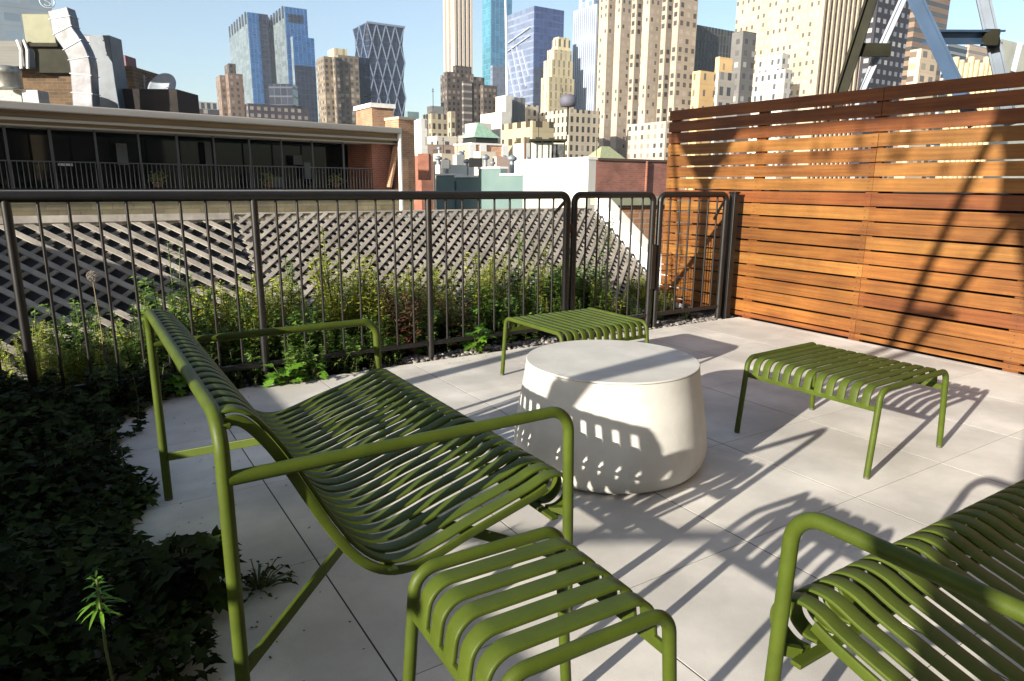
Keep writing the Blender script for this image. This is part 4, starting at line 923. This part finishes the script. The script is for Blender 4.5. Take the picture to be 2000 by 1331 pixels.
# street level far below, out to the horizon
rr = np.random.RandomState(3)
tag(MB().add([(-890,-290,-30),(890,-290,-30),(890,1490,-30),(-890,1490,-30)], [(0,1,2,3)]).build('ground', mat('distant_streets', (.12,.12,.12), rough=.9, var=.4, vscale=.02)), kind='structure')
# low city blocks that close the horizon behind everything
k = 0
blockm = [facade('city_block_wall_%d' % i, c, (.06,.06,.06), 3.4, 3.3, .4, .5, lit=.4) for i, c in enumerate([(.42,.36,.29),(.30,.22,.17),(.50,.47,.41),(.22,.20,.19)])]
BLK = ['low pale block on the horizon left of the gridded grey building','low brown block at the foot of the twin glass towers','low cream block behind the navy slab',
 'low grey block behind the square brick stack house','low pale block between the brick pier and the arched building','low brown block in front of the arched building','low cream block behind the hipped roof building',
 'low grey block behind the pale gabled roof house','low pale block at the foot of the dark ribbed slab','low brown block at the foot of the hotel tower','low cream block at the foot of the ribbed hotel side','low grey block at the far right behind the steel frame']
for px_, yt, D_ in ((330,262,260),(500,246,270),(585,240,265),(740,262,240),(812,262,230),(838,282,170),(905,268,200),(1005,262,190),(1340,240,260),(1500,196,320),(1660,200,330),(1900,150,330)):
    a = at_d(px_, yt, D_); wd_ = rr.uniform(30, 52)*D_/200*.5
    o = MB().box(-wd_/2, wd_/2, 0, 20, 0, a[2]+30).build('city_block', blockm[k % 4]); o.location = (a[0], a[1], -30); k += 1
    tag(o, BLK[k-1], 'building', 'plain low city blocks')

# ------------------------------------------------------------------ steel tower frame above the fence
sf = empty('steel_frame', tuple(at_d(1800, 200, 12))); tag(sf, 'blue-grey steel tower frame of crossed legs rising behind the wooden fence', 'steel frame')
L0 = np.array(sf.location)
BLU = mat('blue_grey_steel', (.055,.10,.18), rough=.45, metal=.3, var=.15, vscale=2)
LGT = mat('pale_grey_steel', (.26,.29,.34), rough=.5, metal=.2, var=.15, vscale=2)
def ibeam(p, q, D1, D2, wpx, m, name, th=.035):
    a = at_d(*p, D1)-L0; b = at_d(*q, D2)-L0; d = b-a; Ln = np.linalg.norm(d); d /= Ln
    vw = at_d(1800, 100, 12)-CAM; vw /= np.linalg.norm(vw); side = np.cross(d, vw); side /= np.linalg.norm(side); dep = np.cross(side, d)
    W_ = wpx*D1/F_PX; m_ = MB(); c = (a+b)/2
    m_.obox(c+side*(W_/2-th/2), d, side, dep, Ln/2, th/2, W_*.45); m_.obox(c-side*(W_/2-th/2), d, side, dep, Ln/2, th/2, W_*.45)
    m_.obox(c, d, side, dep, Ln/2, W_/2-th-.001, .02)
    return m_.build(name, m, sf)
ibeam((1719,-55),(1622,245), 12, 12, 21, STEELD, 'leg'); ibeam((1786,-50),(1652,245), 12.4, 12.2, 12, LGT, 'brace')
ibeam((1765,-50),(1905,245), 12, 12, 24, BLU, 'leg'); ibeam((1908,-60),(1975,245), 13, 12.6, 21, mat('slate_steel', (.06,.085,.12), rough=.5, metal=.2, var=.2, vscale=2), 'leg')
a = at_d(1708,98,12)-L0
MB().obox(a, rt, np.cross(rt, [0,0,1]), [0,0,1], .25, .03, .10).build('gusset', STEELD, sf)
ibeam((1812,73),(1950,73), 12.2, 12.8, 25, BLU, 'cross_beam')
a = at_d(1934,74,12.6)-L0; MB().obox(a, rt, np.cross(rt, [0,0,1]), [0,0,1], .12, .05, .13).build('gusset', STEELD, sf)
ibeam((1992,84),(1976,150), 14, 14, 8, LGT, 'stay')

# ------------------------------------------------------------------ planting
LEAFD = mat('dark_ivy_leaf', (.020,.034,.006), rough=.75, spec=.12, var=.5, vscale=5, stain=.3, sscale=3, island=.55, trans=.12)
LEAFM = mat('mid_green_leaf', (.13,.235,.034), rough=.55, island=.45, trans=.30)
LEAFY = mat('yellow_green_leaf', (.38,.42,.055), rough=.6, island=.45, trans=.35)
LEAFB = mat('bright_green_leaf', (.12,.27,.022), rough=.45, island=.3, trans=.35)
LEAFR = mat('russet_leaf', (.11,.045,.022), rough=.7, island=.4, trans=.2)
LEAFG = mat('blue_green_leaf', (.07,.13,.06), rough=.6, island=.4, trans=.25)
STEM = mat('plant_stem', (.09,.11,.03), rough=.8, island=.3)
DRYS = mat('dry_stem', (.20,.15,.08), rough=.9, island=.4)
def frame(d, up=(0,0,1)):
    d = d/np.linalg.norm(d); s_ = np.cross(d, up)
    if np.linalg.norm(s_) < 1e-3: s_ = np.array([1.0,0,0])
    s_ /= np.linalg.norm(s_); return d, s_, np.cross(s_, d)
def leaf(mb, p, d, L, W, kind='ovate', roll=0.0, droop=.25):
    d, s_, u = frame(np.array(d, float)); c, n_ = math.cos(roll), math.sin(roll); s2 = s_*c+u*n_; u2 = u*c-s_*n_
    P = lambda a, b, h=0: p + d*L*a + s2*W*b + u2*(h*W) - zz*(droop*L*a*a)
    if kind == 'lobed':
        o = [(0,0),(.05,.42),(.28,.95),(.38,.50),(.72,.62),(.66,.22),(1,0),(.66,-.22),(.72,-.62),(.38,-.50),(.28,-.95),(.05,-.42)]
        vs = [P(.30,0,-.10)] + [P(a, b, .10*abs(b)) for a, b in o]; n = len(o)
        mb.add(vs, [(0, 1+i, 1+(i+1) % n) for i in range(n)], True)
    elif kind == 'lance':
        vs = [P(0,0), P(.35,.5,.12), P(.35,0), P(.35,-.5,.12), P(.75,.33,.1), P(.75,0), P(.75,-.33,.1), P(1,0)]
        mb.add(vs, [(0,1,2),(0,2,3),(1,4,5,2),(2,5,6,3),(4,7,5),(5,7,6)], True)
    else:
        vs = [P(0,0), P(.4,.5,.15), P(.45,0), P(.4,-.5,.15), P(1,0)]
        mb.add(vs, [(0,1,2),(0,2,3),(1,4,2),(2,4,3)], True)
def edge_x(y):   # ragged front of the left bed
    e = .10 + .05*math.sin(y*5.1) + .035*math.sin(y*11.7+1)
    if 1.7 < y < 2.15: e += .12*math.exp(-((y-1.93)/.13)**2)
    if y > 2.4: e -= .06*(min(y,3.2)-2.4)
    if y > 3.3: e += .20*(y-3.3)
    return e
rr = np.random.RandomState(21)
gcv = MB()
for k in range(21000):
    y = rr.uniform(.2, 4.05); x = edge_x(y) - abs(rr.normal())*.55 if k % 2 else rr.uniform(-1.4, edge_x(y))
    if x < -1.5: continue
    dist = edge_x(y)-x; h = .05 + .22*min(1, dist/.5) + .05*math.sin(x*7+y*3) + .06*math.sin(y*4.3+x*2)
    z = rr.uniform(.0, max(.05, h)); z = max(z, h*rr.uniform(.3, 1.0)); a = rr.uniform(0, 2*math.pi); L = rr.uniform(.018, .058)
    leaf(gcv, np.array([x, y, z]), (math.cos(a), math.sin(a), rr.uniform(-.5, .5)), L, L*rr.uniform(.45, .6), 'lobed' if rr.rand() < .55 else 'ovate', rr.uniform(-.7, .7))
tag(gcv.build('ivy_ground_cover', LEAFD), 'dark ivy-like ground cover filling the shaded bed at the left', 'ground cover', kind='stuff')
def stemmy(seed, n_st, H, spread, kind, L, W, dens, m, sm=STEM, bare=.15, lean=.25):
    rr = np.random.RandomState(seed); st = MB(); lf = MB()
    for i in range(n_st):
        a = rr.uniform(0, 2*math.pi); r0 = rr.uniform(0, spread); b = np.array([r0*math.cos(a), r0*math.sin(a), -.03]); h = H*rr.uniform(.6, 1.0)
        tip = b + np.array([math.cos(a)*lean*h*rr.rand(), math.sin(a)*lean*h*rr.rand(), h]); mid = (b+tip)/2 + rr.normal(size=3)*h*.05
        pth = smooth_path([b, mid, tip], 4); st.sweep(pth, [(.0022,0),(-.0011,.0019),(-.0011,-.0019)])
        nl = int(dens*h)
        for q in range(nl):
            t = bare + (1-bare)*(q+rr.rand())/nl; f_ = t*(len(pth)-1); i0 = min(int(f_), len(pth)-2); p = pth[i0]*(1-f_+i0)+pth[i0+1]*(f_-i0)
            an = q*2.4 + rr.rand(); sc = (1.15-.55*t)*rr.uniform(.7, 1.2)
            leaf(lf, p, (math.cos(an), math.sin(an), rr.uniform(.1, .9)), L*sc, W*sc, kind, rr.uniform(-.5, .5), .35)
    return st, lf, sm, m
def plant(name, label, cat, data, loc, rz=0.0, sc=1.0, group=None):
    st, lf, sm, m = data; o = empty(name, loc, rz); o.scale = (sc, sc, sc); tag(o, label, cat, group)
    lf.build('leaves', m, o); st.build('stems', sm, o); return o
def again(o, loc, rz, sc, label=None):
    c = copy_tree(o); c.location = loc; c.rotation_euler = (0, 0, rz); c.scale = (sc, sc, sc)
    if label: c['label'] = label
    return c
protos = [
 plant('leafy_perennial', 'mid-green leafy perennial clump in the bed beyond the black railing', 'plant', stemmy(1, 22, .50, .15, 'ovate', .062, .036, 85, LEAFM), (.3,4.45,-.03), group='mid-green perennials beyond the railing'),
 plant('wispy_perennial', 'wispy yellow-green perennial clump in the bed beyond the black railing', 'plant', stemmy(2, 30, .50, .14, 'lance', .055, .017, 120, LEAFY), (.9,4.6,-.03), group='yellow-green perennials beyond the railing'),
 plant('leafy_perennial', 'mid-green leafy perennial clump in the bed beyond the black railing', 'plant', stemmy(3, 20, .42, .16, 'lobed', .066, .036, 70, LEAFM), (1.2,4.35,-.03), group='mid-green perennials beyond the railing'),
 plant('wispy_perennial', 'wispy yellow-green perennial clump in the bed beyond the black railing', 'plant', stemmy(4, 26, .42, .16, 'ovate', .042, .022, 120, LEAFY), (1.6,4.7,-.03), group='yellow-green perennials beyond the railing'),
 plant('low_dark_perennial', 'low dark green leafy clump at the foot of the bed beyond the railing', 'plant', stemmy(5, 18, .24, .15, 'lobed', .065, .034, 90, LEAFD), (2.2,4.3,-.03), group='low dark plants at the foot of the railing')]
rnd = random.Random(4)
for k in range(44):
    x = -1.2 + 6.0*(k+.5)/44 + rnd.uniform(-.08,.08)
    for row, (y, sc0) in enumerate(((4.36,.74),(4.58,1.0),(4.86,1.12))):
        if row and rnd.random() < .30: continue
        hx = 1.12 if x < 4.1 else .62
        if x < .35: hx = .80
        p = protos[4] if row == 0 and rnd.random() < .75 else protos[rnd.choice([0,2]) if row == 0 else rnd.choice([0,1,1,3,3,2,1,3])]
        if row and x < -.35: p = protos[4]
        again(p, (x+rnd.uniform(-.08,.08), y+rnd.uniform(-.07,.07), -.04), rnd.uniform(0,6.28), sc0*hx*rnd.uniform(.62,1.22))
BINS = ((-9,-.24,'left of the first railing post'),(-.24,.88,'between the first and second railing posts'),(.88,1.95,'between the second and third railing posts'),
        (1.95,3.08,'between the third post and the rounded railing end'),(3.08,3.95,'behind the narrow railing panel'),(3.95,9,'behind the gate beside the wooden fence'))
KINDS = {'wispy_perennial':'wispy yellow-green clump','leafy_perennial':'mid-green leafy clump','low_dark_perennial':'low dark green clump'}
for o in list(col.objects):
    kd = o.name.split('.')[0]
    if o.parent is None and kd in KINDS:
        b_ = [b for b in BINS if b[0] <= o.location.x < b[1]][0][2]; row = 'front' if o.location.y < 4.47 else ('middle' if o.location.y < 4.72 else 'back')
        o['label'] = '%s, %s of bed, %s' % (KINDS[kd], row, b_.replace('the ','')); o['group'] = '%ss, %s of the bed, %s' % (KINDS[kd], row, b_)
for x, y in ((-.55,3.75),(-.2,3.9),(-.75,3.3),(-.35,3.3),(.15,3.98),(-.9,2.8),(-.45,2.7),(.45,4.12),(-.6,2.2),(-.3,1.9),(-.75,1.6),(.02,3.5),(-.05,2.9)):
    again(protos[4], (x, y, 0), rnd.uniform(0,6), rnd.uniform(.9,1.3), 'dark leafy clump rising from the shaded ivy bed at the left')
for c in list(col.objects):
    if c.get('label', '').startswith('dark leafy clump'): w_ = 'far end by the railing' if c.location.y > 3.2 else ('middle' if c.location.y > 2.4 else 'near end'); c['label'] = 'dark leafy clump rising from the shaded ivy bed, %s' % w_; c['group'] = 'dark clumps in the shaded bed, %s' % w_
# taller single plants that stand out
def spire(seed, H, kind, L, W, n_l, m, n_st=1, flare=0.0, lean=(0,0)):
    rr = np.random.RandomState(seed); st = MB(); lf = MB()
    for s in range(n_st):
        a = rr.uniform(0, 6.28); tip = np.array([lean[0]+flare*math.cos(a), lean[1]+flare*math.sin(a), H*rr.uniform(.8,1)]); pth = smooth_path([np.array([0,0,-.05]), tip*.5+rr.normal(size=3)*.012, tip], 6)
        st.sweep(pth, [(.0032,0),(-.0016,.0028),(-.0016,-.0028)])
        for q in range(n_l):
            t = .12+.88*q/n_l; f_ = t*(len(pth)-1); i0 = min(int(f_), len(pth)-2); p = pth[i0]*(1-f_+i0)+pth[i0+1]*(f_-i0)
            an = q*2.4; sc = (1.1-.6*t)*rr.uniform(.8,1.15)
            leaf(lf, p, (math.cos(an), math.sin(an), .35+.4*t), L*sc, W*sc, kind, rr.uniform(-.4,.4), .4)
    return st, lf, STEM, m
def gx(px, Y): return at_y(px, 400, Y)[0]
plant('tall_plant', 'tall blue-green leafy stem against the left lattice, tallest plant left of the second post', 'plant', spire(31,.80,'ovate',.10,.05,34,LEAFG,2,.05), (.50,4.55,0))
plant('tall_plant', 'tallest pale green spire between the second and third railing posts', 'plant', spire(32,.86,'lance',.10,.024,60,LEAFY,4,.07), (1.44,4.5,0))
plant('tall_plant', 'tall leafy stem just left of the pale green spire, seen against the lattice', 'plant', spire(33,.72,'ovate',.08,.035,40,LEAFM,3,.05), (1.22,4.6,0))
plant('tall_plant', 'tall green plant seen through the narrow railing panel, before the white coping', 'plant', spire(34,.88,'ovate',.085,.034,46,LEAFM,4,.07), (3.80,4.5,0))
plant('tall_plant', 'tall olive spiky plant just right of the third railing post', 'plant', spire(35,.70,'lance',.085,.022,60,LEAFY,5,.09), (2.62,4.5,0))
plant('tall_plant', 'tall yellow-green plant beside the rounded end of the long railing', 'plant', spire(36,.72,'ovate',.07,.03,50,LEAFY,5,.08), (3.18,4.55,0))
plant('tall_plant', 'tall green plant with narrow leaves close behind the rounded right end of the railing', 'plant', spire(37,.82,'lance',.08,.022,60,LEAFM,4,.06), (2.98,4.62,0))
plant('dock_plant', 'russet brown dock-like plant standing left of the third railing post', 'plant', spire(38,.46,'lance',.14,.045,34,LEAFR,7,.13), (1.86,4.28,0))
plant('dock_plant', 'small russet plant in front of the middle of the lattice', 'plant', spire(39,.36,'lance',.10,.035,28,LEAFR,5,.12), (2.25,4.33,0))
# allium seed head
al = empty('seed_head', (.08,4.5,0)); tag(al, 'grey round seed head on a thin stem in front of the shaded lattice', 'flower')
MB().tube([(0,0,-.05),(.01,0,.3),(0,0,.60)], .003, 6).build('stem', DRYS, al); hm = MB(); rr = np.random.RandomState(8)
for k in range(90):
    d = rr.normal(size=3); d /= np.linalg.norm(d); hm.beam((0,0,.62), np.array([0,0,.62])+d*.027, .0010, .0010); hm.obox(np.array([0,0,.62])+d*.028, (1,0,0),(0,1,0),(0,0,1), .0026,.0026,.0026)
hm.build('seed_ball', mat('grey_seed', (.30,.27,.24), rough=.9), al)
# bright low plants at the paving edge
def rosette(seed, n, L, W, H, kind, m):
    rr = np.random.RandomState(seed); st = MB(); lf = MB()
    for k in range(n):
        a = rr.uniform(0, 6.28); h = H*rr.uniform(.2,1); r0 = rr.uniform(.01, .09); p = np.array([r0*math.cos(a), r0*math.sin(a), h]); st.sweep([np.array([0,0,-.02]), p*.6, p], [(.002,0),(-.001,.0017),(-.001,-.0017)])
        leaf(lf, p, (math.cos(a+rr.normal()*.6), math.sin(a+rr.normal()*.6), rr.uniform(-.2,.5)), L*rr.uniform(.7,1.2), W*rr.uniform(.8,1.2), kind, rr.uniform(-.5,.5), .3)
    return st, lf, STEM, m
for lb, (px, py), sd_, n, L, W, H, kd, m0 in (
  ('bright green lobed plant spilling onto the paving between the sofa arm and the second post', (560,752), 51, 34, .075,.040,.10,'lobed',LEAFB),
  ('bright green low plant beside it, nearer the sofa seat corner', (610,744), 52, 26, .06,.03,.10,'ovate',LEAFB),
  ('sunlit bright green plant on the pebbles left of the far ottoman', (938,688), 53, 40, .085,.048,.18,'lobed',LEAFB),
  ('small bright green sprout climbing behind the sunlit plant by the far ottoman', (930,672), 54, 18, .07,.04,.26,'lobed',LEAFB),
  ('pale green lobed leaves seen between the sofa back leg and its back', (345,770), 55, 26, .075,.045,.14,'lobed',LEAFB),
  ('low green plant at the foot of the second railing post', (500,740), 56, 30, .06,.035,.16,'lobed',LEAFM),
  ('low green plant between the far sofa armrest and the railing', (665,728), 57, 30, .05,.03,.12,'ovate',LEAFM)):
    p = at_z(px, py); plant('broadleaf_plant', lb, 'plant', rosette(sd_, n, L, W, H, kd, m0), (p[0], p[1]+.03, 0))
for k in range(20):
    x = .35 + 1.35*(k/19)**.8 + rnd.uniform(-.05,.05); again(protos[rnd.choice([2,4,4])], (x, 4.06+rnd.uniform(-.05,.12), -.03), rnd.uniform(0,6), rnd.uniform(.38,.7), 'small leafy clump at the railing foot, %s' % ('left of the second post' if x < .88 else 'right of the second post'))['group'] = 'small clumps at the foot of the long railing, %s' % ('left' if x < .88 else 'right')
lit = MB(); rr = np.random.RandomState(77)
for k in range(170):
    y = rr.uniform(.4, 3.9); x = edge_x(y) + abs(rr.normal())*.18 + .02
    if k > 110: x = rr.uniform(.3, 4.7); y = 3.93 - abs(rr.normal())*.10 if rr.rand() < .75 else rr.uniform(0, 3.8)
    leaf(lit, np.array([x, y, .003]), (rr.normal(), rr.normal(), .02), rr.uniform(.006,.022), rr.uniform(.003,.009), 'ovate', rr.uniform(-.2,.2), 0)
tag(lit.build('leaf_litter', mat('dry_leaf_litter', (.10,.06,.03), rough=.9, island=.6)), 'specks of dry leaf litter on the paving along the planting', 'litter', kind='stuff')
plant('leafy_mound', 'dark pointed leaves mounding over the paving edge beside the near sofa leg', 'plant', rosette(61, 170, .055, .034, .14, 'lobed', LEAFD), (.16,1.91,0), sc=1.25)
plant('trailing_sprig', 'small trailing sprig of dark leaves lying on the paving behind the near sofa leg', 'plant', rosette(62, 60, .022, .012, .05, 'ovate', LEAFD), (.345,1.90,.0), sc=1.1)
# the single bright sprig in the shade
sp = empty('milkweed_sprig', (-.035, 1.50, 0)); tag(sp, 'single bright green sprig of narrow leaves catching the light in the dark left bed', 'plant')
MB().tube([(.01,0,0),(0,0,.2),(.002,.002,.36)], .003, 8).build('stem', STEM, sp); lm = MB(); rr = np.random.RandomState(9)
for k in range(34):
    t = k/34; z_ = .285 + .085*t; a = k*2.4; up_ = -.1 + 1.2*t**2
    leaf(lm, np.array([0,0,z_]), (math.cos(a), math.sin(a), up_), (.056-.034*t)*rr.uniform(.7,1.15), .0080-.003*t, 'lance', rr.uniform(-.3,.3), .45)
lm.build('leaves', LEAFB, sp)

# ------------------------------------------------------------------ summer air between the terrace and the far towers
HZ = bpy.data.materials.new('city_haze'); HZ.use_nodes = True; hn = HZ.node_tree
hn.nodes.remove(hn.nodes['Principled BSDF']); pv = hn.nodes.new('ShaderNodeVolumePrincipled')
pv.inputs['Color'].default_value = (.80,.87,1,1); pv.inputs['Density'].default_value = .00014; pv.inputs['Anisotropy'].default_value = .1
hn.links.new(pv.outputs[0], hn.nodes['Material Output'].inputs['Volume'])
hz = MB().box(-900, 900, -300, 1500, -31, 420).build('haze', HZ); tag(hz, kind='stuff')
